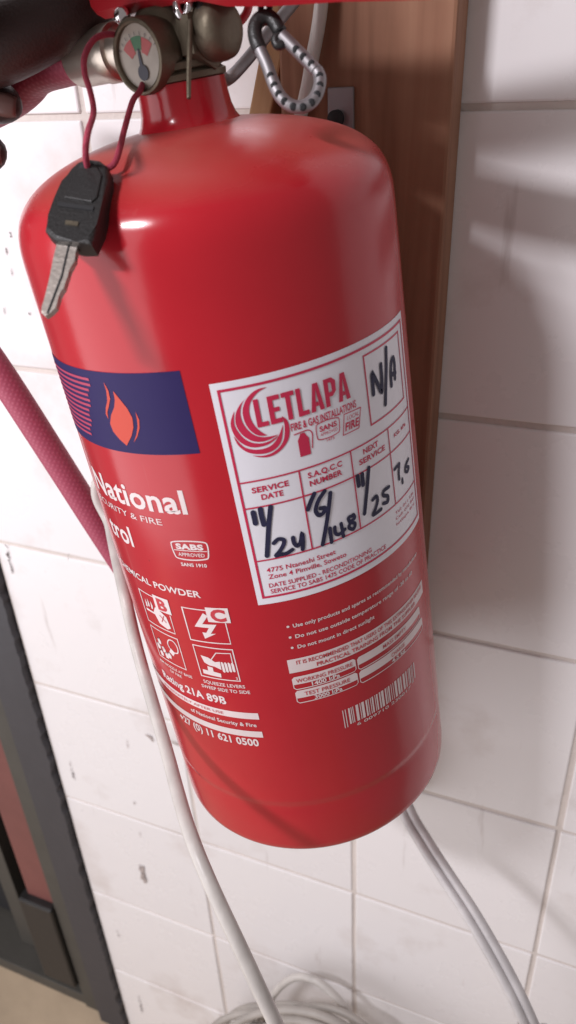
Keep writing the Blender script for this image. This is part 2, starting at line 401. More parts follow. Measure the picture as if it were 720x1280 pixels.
def ribbon(bm, pts, wd, closed=False, smooth=0, taper=False):
    P = [Vector((p[0], p[1], 0)) for p in pts]
    if smooth: P = catmull(P, smooth, closed)
    n = len(P); L_, R_ = [], []
    for i in range(n):
        a = P[(i - 1) % n] if (closed or i) else P[i]; b = P[(i + 1) % n] if (closed or i < n - 1) else P[i]
        t = (b - a).normalized(); nn = Vector((-t.y, t.x, 0)); k = 1.0
        if closed or 0 < i < n - 1:              # mitre
            t1 = (P[i] - a).normalized(); c = max(0.35, abs(nn.dot(Vector((-t1.y, t1.x, 0))))); k = 1 / c
        h = wd / 2 * k
        if taper: h *= 0.55 + 0.45 * math.sin(math.pi * min(1, (i + 0.6) / n))
        L_.append(bm.verts.new(P[i] + nn * h)); R_.append(bm.verts.new(P[i] - nn * h))
    for i in range(n if closed else n - 1):
        j = (i + 1) % n
        bm.faces.new((R_[i], R_[j], L_[j], L_[i]))
def pen(bm, pts, wd, smooth=6):
    """marker stroke with round ends"""
    P = [Vector((p[0], p[1], 0)) for p in pts]
    if smooth and len(P) > 2: P = catmull(P, smooth)
    for e in (P[0], P[-1]):
        poly2(bm, [(e.x + wd / 2 * math.cos(a * math.pi / 6), e.y + wd / 2 * math.sin(a * math.pi / 6)) for a in range(12)])
    ribbon(bm, P, wd)
_fontcache = {}
def glyphs(s, bold):
    key = (s, bold)
    if key in _fontcache: return _fontcache[key]
    cu = D.curves.new('lettering', 'FONT'); cu.body = s; cu.size = 1.0; cu.resolution_u = 3; cu.fill_mode = 'FRONT'; cu.offset = bold
    if bold: cu.space_character = 1.0 + bold * 1.5
    o = D.objects.new('lettering', cu); COL.objects.link(o)
    dg = bpy.context.evaluated_depsgraph_get(); dg.update()
    me = D.meshes.new_from_object(o.evaluated_get(dg))
    D.objects.remove(o); D.curves.remove(cu)
    _fontcache[key] = me; return me
CAP = None
def text2(bm, s, x0, x1, yb, cap, bold=0.02, shear=0.0, slope=0.0):
    """string fitted between x0 and x1 (mm) on baseline yb with cap height cap"""
    global CAP
    if CAP is None:
        h = glyphs('H', 0.0); CAP = max(v.co.y for v in h.vertices)
    me = glyphs(s, bold)
    xs = [v.co.x for v in me.vertices]; a, b = min(xs), max(xs)
    sx = (x1 - x0) / (b - a); sy = cap / CAP
    vs_ = []
    for v in me.vertices:
        x = x0 + (v.co.x - a) * sx; y = v.co.y * sy
        vs_.append(bm.verts.new((x + shear * y, yb + y + slope * (x - x0), 0)))
    for p in me.polygons:
        try: bm.faces.new([vs_[i] for i in p.vertices])
        except ValueError: pass
    return bm
def printed(name, mat, parent, off, fn, label=None):
    bm = bmesh.new(); fn(bm); wrap(bm, off)
    o = obj(name, bm, mat, parent, smooth=True)
    if label: o['label'] = label
    return o

# ================================================================== SETTING
T = 0.152; GR = 0.0034
FLOOR = -1.05
wall = None
bm = bmesh.new(); box(bm, (-0.152, 0.0001, FLOOR - 0.05), (0.765, 0.10, 0.62))
wall = structure(obj('wall', bm, 'grout', smooth=False))
tile_me = []
for v in range(4):
    bm = bmesh.new(); h = T / 2 - GR / 2
    box(bm, (-h, 0, -h), (h, 0.0075, h), bevel=0.0011, seg=2)
    for q in bm.verts:                          # hand-made edge wobble
        q.co.x += 0.00025 * noise.noise(q.co * 40 + Vector((v * 9, 0, 0))); q.co.z += 0.00025 * noise.noise(q.co * 40 + Vector((0, v * 9, 0)))
    me = D.meshes.new('tile'); bm.to_mesh(me); bm.free(); me.materials.append(M['tile'])
    me.polygons.foreach_set('use_smooth', [False] * len(me.polygons)); tile_me.append(me)
for j in range(-1, 5):
    for k in range(-4, 7):
        o = D.objects.new('tile', tile_me[(j * 3 + k * 5) % 4]); COL.objects.link(o); o.parent = wall
        o.location = ((j + 0.5) * T + random.uniform(-.0003, .0003), -0.0012 + random.uniform(-.0003, .0003), -(k + 0.5) * T + random.uniform(-.0003, .0003))
        o.rotation_euler = (random.uniform(-.005, .005), random.uniform(-.003, .003), random.uniform(-.005, .005))
bm = bmesh.new(); box(bm, (-0.9, -0.9, FLOOR - 0.06), (0.9, 0.6, FLOOR))
structure(obj('floor', bm, 'floor', smooth=False))

# grime marks that sit on the glaze: dark scuffs and chipped paint
def scuff(pts, wd, label, mat):
    bm = bmesh.new()                            # a trail of ragged flecks, not one clean stroke
    P = catmull([on_wall(x, y, -0.0020) for x, y in pts], 7)
    n = len(P); rnd = random.Random(int(pts[0][0] * 7 + pts[0][1]))
    for i, p in enumerate(P):
        h = wd * (0.35 + 0.65 * math.sin(math.pi * (i + .5) / n)) * rnd.uniform(.45, 1.1)
        c = p + Vector((rnd.uniform(-.5, .5) * wd, -0.00002 * (i % 5), rnd.uniform(-.4, .4) * wd))
        m_ = 9; ph = rnd.uniform(0, 6); st = rnd.uniform(1.0, 2.2)
        top = [bm.verts.new(c + Vector((h * rnd.uniform(.35, 1) * math.cos(ph + 2 * math.pi * k / m_), -0.00015, st * h * rnd.uniform(.35, 1) * math.sin(ph + 2 * math.pi * k / m_)))) for k in range(m_)]
        ct = bm.verts.new(c + Vector((0, -0.0003, 0)))
        for k in range(m_): bm.faces.new((top[k], top[(k + 1) % m_], ct))
    bmesh.ops.recalc_face_normals(bm, faces=bm.faces)
    o = obj('scuff_mark', bm, mat, wall, smooth=False)
    o['label'] = label
M['scuff'] = simple('dark_scuff', (0.15, 0.125, 0.125), 0.8, var=0.7, vscale=300)
M['scuff2'] = simple('brown_scuff', (0.42, 0.36, 0.34), 0.8, var=0.3, vscale=300)
for pts, wd in (([(8, 682), (11, 700), (16, 716)], .0016), ([(87, 952), (90, 965), (93, 974)], .0013), ([(146, 1163), (149, 1172)], .0012),
                ([(173, 1244), (176, 1258), (178, 1266)], .0017), ([(5, 384), (6, 393)], .0005), ([(36, 391), (37, 393)], .0006), ([(14, 335), (15, 345)], .0006),
                ([(12, 290), (14, 297)], .0006), ([(7, 310), (9, 318)], .0006), ([(86, 692), (85, 700)], .0005), ([(176, 1084), (178, 1092), (181, 1097)], .0022), ([(178, 1096), (182, 1101)], .0016)):
    scuff(pts, wd, 'thin dark scuff on the white tiles', 'scuff')
for pts, wd in (([(176, 1082), (178, 1094), (182, 1102)], .0045), ([(174, 1040), (175, 1046)], .0007), ([(167, 1002), (168, 1006)], .0008), 
                ([(182, 918), (188, 922), (190, 926)], .0016), ([(213, 926), (220, 930), (226, 931)], .0020), ([(158, 925), (160, 935)], .0008)):
    scuff(pts, wd, 'brown smudge on the white tiles', 'scuff2')

# door frame, hinge side, left of the tiles
frame_lab = 'dark grey painted steel door frame beside the white tiles'
df = thing('door_frame', frame_lab, 'door frame', Matrix.Translation((-0.172, 0, FLOOR)))
def fbox(name, lo, hi, mat, parent, bevel=0.0008, base=(-0.172, 0, FLOOR)):
    bm = bmesh.new(); box(bm, [lo[i] - base[i] for i in range(3)], [hi[i] - base[i] for i in range(3)], bevel=bevel, seg=2)
    return obj(name, bm, mat, parent, smooth=False)
ztop = 0.62
bm = bmesh.new()                                # outer face with a ragged painted edge
n = 320; zs = [FLOOR + (ztop - FLOOR) * i / n for i in range(n + 1)]
rag = [0.0026 * noise.noise(Vector((0, 0, z * 60))) + 0.0045 * max(0, noise.noise(Vector((3, 0, z * 140))) - 0.1) for z in zs]
A = [bm.verts.new((0.0165 + rag[i], -0.0062, zs[i] - FLOOR)) for i in range(n + 1)]; Bv = [bm.verts.new((0.0185 + rag[i], 0.004, zs[i] - FLOOR)) for i in range(n + 1)]
Cv = [bm.verts.new((-0.0205, -0.0062, zs[i] - FLOOR)) for i in range(n + 1)]; Dv = [bm.verts.new((-0.0205, 0.03, zs[i] - FLOOR)) for i in range(n + 1)]
for i in range(n):
    bm.faces.new((A[i], A[i + 1], Cv[i + 1], Cv[i])); bm.faces.new((Bv[i], Bv[i + 1], A[i + 1], A[i])); bm.faces.new((Cv[i], Cv[i + 1], Dv[i + 1], Dv[i]))
bmesh.ops.recalc_face_normals(bm, faces=bm.faces)
obj('outer_face', bm, 'frame', df, smooth=False)
fbox('groove', (-0.1955, 0.006, FLOOR), (-0.1925, 0.03, ztop), 'gap', df, 0)
fbox('rebate', (-0.2215, 0.002, FLOOR), (-0.1957, 0.06, ztop), 'rebate', df)
fbox('sill', (-0.90, 0.004, FLOOR), (-0.2217, 0.10, FLOOR + 0.022), 'rebate', df)
dl = thing('door_leaf', 'red-brown door leaf with a black foot, inside the grey frame', 'door', Matrix.Translation((-0.25, 0.03, FLOOR)))
bs = (-0.25, 0.03, FLOOR)
fbox('edge_strip', (-0.263, 0.006, FLOOR + 0.215), (-0.2235, 0.055, ztop), 'door_red', dl, base=bs)
fbox('foot_block', (-0.272, -0.004, FLOOR + 0.050), (-0.2225, 0.058, FLOOR + 0.214), 'black', dl, 0.003, base=bs)
fbox('panel', (-0.90, 0.062, FLOOR + 0.03), (-0.2275, 0.09, ztop), 'gap', dl, base=bs)
fbox('grey_rail', (-0.345, 0.034, FLOOR + 0.024), (-0.322, 0.060, ztop), 'rebate', dl, base=bs)

# wooden plank behind the extinguisher, batten and bracket
PL = 0.022
bm = bmesh.new(); box(bm, (-0.040, -PL, -0.42), (0.040, 0, 0.50), bevel=0.0018)
plank = obj('wooden_plank', bm, 'wood', smooth=False); plank.location = (0.1652, -0.0020, -0.03); plank.rotation_euler = (0, math.radians(0.9), 0)
tag(plank, 'brown varnished wooden plank fixed upright on the tiles behind the extinguisher', 'plank')
a, b = on_wall(372, -60, -0.012), on_wall(318, 215, -0.012)
bm = bmesh.new(); d = (a - b); box(bm, (-0.0055, -0.008, 0), (0.0055, 0.008, d.length), bevel=0.001)
bt = obj('wooden_batten', bm, 'batten', smooth=False)
bt.matrix_world = frame_to(b, d, (1, 0, 0))
tag(bt, 'thin pale wooden batten leaning on the tiles left of the plank', 'batten')

# ================================================================== FIRE EXTINGUISHER
MW = Matrix(((EX.x, EY.x, EZ.x, B0.x), (EX.y, EY.y, EZ.y, B0.y), (EX.z, EY.z, EZ.z, B0.z), (0, 0, 0, 1)))
ext = thing('fire_extinguisher', 'red dry powder fire extinguisher with a white service sticker, hung before the tiled wall', 'extinguisher', MW)
DS0, DKR, DHS, DRN, DSN = 0.27523626, 1.41167198, 0.52843393, 0.01612118, 0.31675937
def dome_prof(n=44):
    out = []
    for i in range(0, n + 1):
        t = i / n * math.pi / 2
        out.append((DRN + (RB - DRN) * max(0, math.cos(t)) ** DKR, DS0 + (DSN - DS0) * math.sin(t) ** DHS))
    return out
prof = [(0.0, 0.004), (0.045, 0.004), (0.060, 0.003), (0.0665, 0.0008), (0.0690, 0.0), (0.0706, 0.0006), (0.0713, 0.002), (RB, 0.005), (RB - 0.0002, 0.0290), (RB - 0.0005, 0.0315), (RB - 0.0004, 0.0330), (RB, 0.0352), (RB + 0.0001, 0.0365), (RB, 0.0385)]
prof += [(RB, 0.040 + i * 0.0400) for i in range(1, 6)] + [(RB, 0.262)]
dp = dome_prof()
prof += [p for p in dp if p[1] > 0.264]
bm = bmesh.new(); lathe(bm, prof[1:], seg=160, cap0=True, cap1=True)
body = obj('body', bm, 'red', ext, autosmooth=50)
for p in (): pass
bm = bmesh.new(); lathe(bm, [(0.0205, 0.3150), (0.0190, 0.3163), (0.0176, 0.3185), (0.0166, 0.3215), (0.0161, 0.326), (0.0159, 0.3305), (0.0152, 0.3308)], seg=64)
obj('neck', bm, 'red', ext, autosmooth=50)

GA = -14.0; HA = GA - 90; LA = GA + 90
gv = pol(GA, 1, 0); gv.z = 0; lv = pol(LA, 1, 0); lv.z = 0; hv = -lv; ZV = Vector((0, 0, 1))
VS = 0.3435
valve = None
bm = bmesh.new()
lathe(bm, [(0.0150, 0.3306), (0.0166, 0.3310), (0.0168, 0.3328), (0.0158, 0.3334), (0.0152, 0.3338), (0.0164, 0.3343), (0.0164, 0.3362), (0.0140, 0.3370), (0.0118, 0.3376), (0.0112, 0.340), (0.0112, 0.352), (0.010, 0.3535)], seg=48)
lathe(bm, [(0.0078, -0.022), (0.0090, -0.021), (0.0090, 0.0165), (0.0086, 0.0175), (0.0092, 0.0185), (0.0094, 0.0222), (0.0089, 0.0245), (0.0072, 0.0262), (0.0040, 0.0270)], frame_to(Vector((0, 0, VS)), lv), seg=40)
valve = obj('valve_body', bm, 'brass', ext, autosmooth=40)

# pressure gauge
GS = 0.3400; gf = frame_to(Vector((0, 0, GS)), gv, (0, 0, 1))
bm = bmesh.new(); lathe(bm, [(0.0060, 0.006), (0.0104, 0.0075), (0.0116, 0.0085), (0.0116, 0.0178), (0.0112, 0.0186), (0.0104, 0.0188), (0.0098, 0.0184), (0.0096, 0.0174)], gf, seg=56, cap1=False)
gauge = obj('pressure_gauge', bm, 'brass', ext, autosmooth=40)
def disc(bm, r, h, frame, a0=0, a1=360, r0=0.0, n=40):
    o_ = []; i_ = []
    for k in range(n + 1):
        a = math.radians(a0 + (a1 - a0) * k / n)
        o_.append(bm.verts.new(frame @ Vector((r * math.cos(a), r * math.sin(a), h)))); i_.append(bm.verts.new(frame @ Vector((max(r0, 1e-5) * math.cos(a), max(r0, 1e-5) * math.sin(a), h))))
    for k in range(n): bm.faces.new((i_[k], o_[k], o_[k + 1], i_[k + 1]))
bm = bmesh.new(); disc(bm, 0.0100, 0.0172, gf); obj('dial', bm, 'dial', gauge, smooth=False)
gp = gf @ Matrix.Translation((-0.0038, 0, 0))   # pivot of the needle sits low on the dial
bm = bmesh.new(); disc(bm, 0.0098, 0.01735, gp, -15, 15, 0.0058, 10); obj('green_zone', bm, 'green', gauge, smooth=False)
bm = bmesh.new(); disc(bm, 0.0096, 0.01735, gp, 16, 46, 0.0050, 10); obj('red_zone', bm, 'dial_red', gauge, smooth=False)
bm = bmesh.new(); disc(bm, 0.0096, 0.01735, gp, -46, -16, 0.0050, 10); obj('red_zone', bm, 'dial_red', gauge, smooth=False)
bm = bmesh.new(); disc(bm, 0.0024, 0.0177, gp @ Matrix.Translation((-0.001, -0.0004, 0)), n=24)
v = [bm.verts.new(gp @ Vector(p)) for p in ((-0.001, 0.0007, 0.0176), (-0.001, -0.0011, 0.0176), (0.0062, -0.0005, 0.0176), (0.0062, 0.0002, 0.0176))]; bm.faces.new(v)
obj('needle', bm, 'dark_ink', gauge, smooth=False)
bm = bmesh.new()
for k in range(9):
    a = math.radians(-52 + 13 * k); ca, sa = math.cos(a), math.sin(a)
    bm.faces.new([bm.verts.new(gp @ Vector((r_ * ca - w_ * sa, r_ * sa + w_ * ca, 0.0176))) for r_, w_ in ((.0100, .00012), (.0111, .00012), (.0111, -.00012), (.0100, -.00012))])
obj('tick_marks', bm, 'dark_ink', gauge, smooth=False)

bm = bmesh.new(); lathe(bm, [(0.0085, 0.0030), (0.0092, 0.0034), (0.0092, 0.0072), (0.0085, 0.0076)], gf, seg=6); obj('gauge_nut', bm, 'brass', ext, smooth=False)
bm = bmesh.new(); lathe(bm, [(0.0098, 0.0120), (0.0112, 0.0124), (0.0112, 0.0178), (0.0098, 0.0182)], frame_to(Vector((0, 0, VS)), lv), seg=6); obj('union_nut', bm, 'brass', ext, smooth=False)
bm = bmesh.new()
for k in range(4): lathe(bm, [(0.0110, 0.3382 + k * .0013), (0.0117, 0.3387 + k * .0013), (0.0110, 0.3392 + k * .0013)], seg=40, cap0=False, cap1=False)
obj('thread', bm, 'brass', ext)
# hose outlet: plated ferrule with two ridges
bm = bmesh.new()
hf = frame_to(Vector((0, 0, VS)), hv)
lathe(bm, [(0.0070, 0.016), (0.0088, 0.0165), (0.0092, 0.0175), (0.0092, 0.0235), (0.0082, 0.0242), (0.0082, 0.0262), (0.0096, 0.0270), (0.0099, 0.0282), (0.0099, 0.0335), (0.0094, 0.0345), (0.0094, 0.0490), (0.0090, 0.0498), (0.0070, 0.0499)], hf, seg=48)
obj('hose_ferrule', bm, 'nickel', ext, autosmooth=40)
# hose: out of the ferrule, a loop beyond the frame, back down beside the cylinder
hp = [Vector((0, 0, VS)) + hv * 0.046, Vector((0, 0, VS)) + hv * 0.06, Vector((0, 0, VS - 0.0012)) + hv * 0.078, Vector((0, 0, VS - 0.0075)) + hv * 0.098,
      in_local_plane(-95, 190, 0.030), in_local_plane(-115, 290, 0.030), in_local_plane(-62, 378, 0.030), in_local_plane(0, 466, 0.030), in_local_plane(70, 574, 0.032), in_local_plane(135, 676, 0.036), in_local_plane(200, 775, 0.046)]
bm = bmesh.new(); tube(bm, catmull(hp, 14), 0.0080, 24, uv=True); obj('hose', bm, 'hose', ext)
e = hp[-1]; dr = (hp[-1] - hp[-2]).normalized()
bm = bmesh.new(); lathe(bm, [(0.0092, -0.012), (0.0098, -0.010), (0.0098, 0.012), (0.0082, 0.016), (0.0074, 0.045), (0.0066, 0.046), (0.0052, 0.045)], frame_to(e, dr), seg=32)
obj('nozzle', bm, 'black', ext, autosmooth=40)

# carrying handle (lower) and squeeze lever (upper), pressed red channels pinned over the valve
def channel(path, halfw, th, lip, up):
    """path: list of (d, s) along the lever direction; U channel, open above (up=1) or below (up=-1)"""
    bm = bmesh.new(); sect = [(-halfw, lip * up), (-halfw, 0.0025 * up), (-halfw + 0.0025, 0), (halfw - 0.0025, 0), (halfw, 0.0025 * up), (halfw, lip * up), (halfw - th, lip * up), (halfw - th, 0.003 * up), (halfw - 0.003, th * up), (-halfw + 0.003, th * up), (-halfw + th, 0.003 * up), (-halfw + th, lip * up)]
    rings = []
    for (d, s, k) in path:
        rings.append([bm.verts.new(lv * d + gv * (x * k) + ZV * (s + z * (1 if abs(z) < 0.004 else k))) for x, z in sect])
    n = len(sect)
    for a, b in zip(rings, rings[1:]):
        for i in range(n): bm.faces.new((a[i], a[(i + 1) % n], b[(i + 1) % n], b[i]))
    bm.faces.new(rings[0]); bm.faces.new(list(reversed(rings[-1])))
    bmesh.ops.recalc_face_normals(bm, faces=bm.faces)
    return bm
obj('carry_handle', channel([(-0.027, 0.3555, .8), (-0.022, 0.3535, .95), (0.0, 0.3530, 1), (0.022, 0.3520, 1), (0.034, 0.3485, 1), (0.050, 0.3460, 1), (0.075, 0.3432, 1), (0.094, 0.3405, .95), (0.103, 0.3392, .8), (0.1065, 0.3402, .5)], 0.0110, 0.0016, 0.012, 1), 'red_plain', ext, autosmooth=35)
obj('squeeze_lever', channel([(-0.024, 0.383, .8), (-0.016, 0.386, 1), (0.02, 0.388, 1), (0.05, 0.394, 1), (0.085, 0.402, 1), (0.108, 0.406, .8), (0.113, 0.405, .5)], 0.0125, 0.0016, 0.012, -1), 'red_plain', ext, autosmooth=35)
def cyl_between(name, a, b, r, mat, parent, seg=24):
    bm = bmesh.new(); d = b - a; lathe(bm, [(r * .8, 0), (r, r * .25), (r, d.length - r * .25), (r * .8, d.length)], frame_to(a, d), seg=seg)
    return obj(name, bm, mat, parent, autosmooth=40)
cyl_between('plunger', Vector((0, 0, 0.3535)), Vector((0, 0, 0.3855)), 0.004, 'nickel', ext)
cyl_between('hinge_rivet', lv * -0.017 + gv * -0.0135 + ZV * 0.372, lv * -0.017 + gv * 0.0135 + ZV * 0.372, 0.003, 'chrome', ext)
bm = bmesh.new(); box(bm, (-0.0165, -0.0105, 0), (-0.004, 0.0105, 0.022), Matrix(((lv.x, gv.x, 0, 0), (lv.y, gv.y, 0, 0), (0, 0, 1, 0.3546), (0, 0, 0, 1))), bevel=0.0015); obj('hinge_block', bm, 'red_plain', ext, smooth=False)
def sphere(name, c, r, mat, parent):
    bm = bmesh.new(); bmesh.ops.create_uvsphere(bm, u_segments=20, v_segments=12, radius=r); bmesh.ops.translate(bm, verts=bm.verts, vec=c); return obj(name, bm, mat, parent)
def L_(x, y, d): return to_loc(at_depth(x, y, d))
VD = pix(loc(Vector((0, 0, VS))))[2]
# rivet head on the handle flange, above the gauge
p = L_(153, 20, VD - 0.011); bm = bmesh.new(); lathe(bm, [(0.0021, -0.010), (0.0021, 0.0), (0.0028, 0.0003), (0.0028, 0.0012), (0.0022, 0.0024), (0.0010, 0.0030)], frame_to(p, to_loc(CP) - p), seg=24)
obj('rivet', bm, 'chrome', ext, autosmooth=40)
# safety pin with a bent loop, dark tamper seal and its tail
pin = [L_(238, -40, VD - .019), L_(237, -10, VD - .019), L_(236, 10, VD - .018), L_(231, 22, VD - .016), L_(222, 12, VD - .017), L_(222, -30, VD - .018)]
bm = bmesh.new(); tube(bm, catmull(pin, 8), 0.0016, 12); obj('safety_pin', bm, 'chrome', ext)
sl = [L_(262, -30, VD - .016), L_(258, 5, VD - .017), L_(252, 30, VD - .016), L_(250, 52, VD - .013)]
bm = bmesh.new(); tube(bm, catmull(sl, 8), lambda i, n: 0.0036 * (1 - 0.35 * i / n), 14); obj('tamper_seal', bm, 'black', ext)
tl = [L_(238, 25, VD - .0175), L_(237, 60, VD - .0180), L_(236, 95, VD - .0180), L_(236, 123, VD - .0185)]
bm = bmesh.new(); tube(bm, catmull(tl, 8), lambda i, n: 0.0011 * (1 - 0.4 * i / n), 10); obj('seal_tail', bm, 'brass', ext)
ll = [L_(312, -6, VD + .002), L_(309, 14, VD + .002), L_(298, 28, VD + .002), L_(280, 35, VD + .001), L_(258, 33, VD)]
bm = bmesh.new(); tube(bm, catmull(ll, 8), 0.0015, 12); obj('handle_gusset', bm, 'red_plain', ext)

# ------------------------------------------------------------------ brand print
O1, O2, O3 = 0.00015, 0.00030, 0.00045
zb = Zm(90, 450, 4.235)
panel = printed('brand_panel', 'blue', ext, O1, lambda b: poly2(b, [(-62, 217.5), (17.2, 218.6), (17.0, 249.3), (-62, 249.3)]), 'dark blue printed band with a flame')
printed('flame', 'flame', panel, O2, lambda b: poly2(b, zb([(220, 162), (255, 205), (295, 255), (322, 305), (328, 355), (318, 400), (293, 452), (255, 418), (222, 378), (205, 335), (210, 290), (226, 250), (230, 210)])))
printed('flame_wisp', 'flame', panel, O2, lambda b: poly2(b, zb([(170, 115), (195, 160), (205, 205), (198, 245), (190, 275), (196, 312), (182, 285), (182, 250), (190, 215), (185, 165)])))
printed('flame_wisp', 'flame', panel, O2, lambda b: poly2(b, zb([(338, 272), (358, 315), (360, 360), (348, 405), (330, 435), (343, 395), (350, 350), (346, 310)])))
for k in range(12):
    yv = 245.2 - k * 2.15
    printed('stripe', 'stripe', panel, O2, lambda b: rect2(b, -58, yv, -22.6 - 0.95 * k + 0.8 * math.sin(k * 1.7), yv + 1.0))
def lettering(items, mat='white_print', parent=ext, off=O1, name='lettering', label=None):
    def fn(b):
        for it in items: text2(b, *it)
    return printed(name, mat, parent, off, fn, label)
lettering([('National', -47.5, 6.8, 194.0, 9.6, .022)], label='large white lettering')
lettering([('SECURITY & FIRE', -52, -5.9, 187.9, 2.7, 0.0)])
lettering([('trol', -46, -26.8, 173.0, 9.0, .022)])
lettering([('DRY CHEMICAL POWDER', -63, 2.9, 154.8, 3.1, .02)])
def sabs(b):
    ribbon(b, [(-4.3, 179.2), (-3.2, 180.9), (3.4, 181.7), (10.0, 181.4), (11.3, 179.8), (10.7, 175.2), (9.4, 173.7), (3.4, 173.0), (-2.7, 173.4), (-3.9, 175.0)], 0.55, True, 4)
    text2(b, 'SABS', -2.4, 9.4, 177.9, 2.3, .05); rect2(b, -3.6, 177.05, 10.6, 177.4)
    text2(b, 'APPROVED', -2.2, 9.2, 174.6, 1.55, .01); text2(b, 'SANS 1910', -2.2, 9.0, 169.9, 1.5, .03)
printed('approval_mark', 'white_print', ext, O1, sabs)
def frame2(b, x0, y0, x1, y1, wd=0.55): ribbon(b, [(x0, y0), (x1, y0), (x1, y1), (x0, y1)], wd, True)
# pictograms
zl = Zm(165, 730, 4.966)
def pic_c(b):
    ribbon(b, [(4.0, 148.6), (-8.0, 148.4), (-8.1, 131.4), (10.7, 131.8), (10.7, 142.6)], 0.5)
    poly2(b, zl([(440, 180), (470, 198), (437, 248), (525, 252), (490, 308), (522, 308), (455, 338), (438, 298), (462, 302), (478, 272), (390, 262)]))
pc = printed('electric_pictogram', 'white_print', ext, O1, pic_c)
printed('letter_tab', 'white_print', pc, O1 + .00008, lambda b: rect2(b, 3.3, 142.8, 13.1, 150.2))
lettering([('C', 5.0, 11.6, 143.7, 5.4, .05)], 'red_print', pc, O2)
def pic_b(b):
    ribbon(b, [(-24.4, 148.6), (-35.0, 148.6), (-35.0, 131.6), (-16.4, 131.8), (-16.4, 141.6)], 0.5)
    poly2(b, [(-25.6, 142.5), (-24.0, 143.6), (-23.0, 142.4), (-19.2, 139.8), (-18.2, 134.0), (-20.6, 132.8), (-25.2, 134.2), (-27.4, 139.5)])
    for k, (x, y) in enumerate(((-32.5, 140.6), (-30.6, 141.4), (-28.4, 141.0))):
        poly2(b, [(x, y), (x + 1.2, y), (x + 1.5, y + 2), (x + 0.7, y + 4.4), (x + 0.4, y + 2.2)])
    rect2(b, -33.0, 138.4, -26.6, 139.4)
pb = printed('liquid_pictogram', 'white_print', ext, O1, pic_b)
printed('letter_tab', 'white_print', pb, O1 + .00008, lambda b: rect2(b, -24.4, 142.2, -15.0, 150.2))
lettering([('B', -22.6, -17.0, 143.2, 5.6, .04)], 'red_print', pb, O2)
printed('can_cross', 'red_print', pb, O2, lambda b: (ribbon(b, [(-23.4, 139.5), (-20.0, 136.6)], 0.4), ribbon(b, [(-23.0, 136.0), (-20.6, 140.0)], 0.4)))
def pic_n(b):
    frame2(b, -34.6, 111.8, -16.2, 129.0, 0.5)
    ribbon(b, [(-21.6, 119.4), (-18.6, 120.4), (-17.9, 124.0), (-19.6, 126.6), (-22.4, 126.2), (-24.0, 123.4), (-23.2, 121.0)], 0.6, False, 5)
    poly2(b, [(-22.8, 121.4), (-20.6, 119.6), (-22.4, 117.0), (-24.6, 118.6)])
    for x, y in ((-32.4, 118), (-30.6, 121.5), (-28.8, 117.5), (-27.6, 114.6), (-31.6, 114.2), (-25.4, 115.6)):
        poly2(b, [(x - .9, y - 1.3), (x + .9, y - 1.1), (x + 1.3, y + .6), (x + .2, y + 2.6), (x - .2, y + .9), (x - 1.2, y + 1.6)])
printed('nozzle_pictogram', 'white_print', ext, O1, pic_n)
def pic_s(b):
    frame2(b, -7.8, 111.5, 10.7, 128.7, 0.5)
    ribbon(b, [(-0.6, 121.8), (2.8, 126.2), (9.4, 126.6), (9.3, 121.0)], 0.45)
    poly2(b, [(-5.2, 123.6), (-1.6, 123.0), (1.2, 121.0), (3.6, 121.6), (3.4, 117.0), (0.4, 118.4), (-2.0, 118.6), (-4.2, 119.8)])
    for k in range(4):
        x = 3.9 + k * 1.55
        poly2(b, [(x, 116.2 + .25 * k), (x + .6, 115.6 + .25 * k), (x + 1.15, 116.0 + .25 * k), (x + 1.2, 120.6), (x + .6, 121.6), (x, 121.3)])
    poly2(b, [(-3.2, 118.0), (-0.6, 117.6), (-0.8, 115.4), (2.6, 114.8), (2.4, 112.6), (-6.3, 113.2), (-6.1, 115.6), (-3.4, 115.4)])
    text2(b, '3', 9.1, 9.9, 112.2, 1.4, .01)
printed('squeeze_pictogram', 'white_print', ext, O1, pic_s)
lettering([('AIM NOZZLE AT BASE', -36.4, -13.8, 107.6, 1.5, .01), ('OF FIRE', -29, -21, 104.9, 1.5, .01)])
lettering([('SQUEEZE LEVERS', -7.6, 12.2, 107.5, 1.75, .015), ('SWEEP SIDE TO SIDE', -9.4, 13.8, 104.4, 1.75, .015)])
lettering([('Rating 21A 89B', -38, 1.4, 96.9, 4.2, .03)])
b1 = printed('white_bar', 'white_print', ext, O1, lambda b: rect2(b, -56, 89.4, 15.0, 93.1))
lettering([('IMMEDIATELY AFTER USE', -40, -1.5, 90.5, 1.5, 0.0)], 'red_print', b1, O2)
lettering([('of National Security & Fire', -21.5, 13.0, 84.8, 2.1, .02)])
b2 = printed('white_bar', 'white_print', ext, O1, lambda b: rect2(b, -56, 78.4, 14.8, 82.0))
lettering([('+27 (0) 11 621 0500', -33.5, 12.0, 72.9, 4.1, .032)])

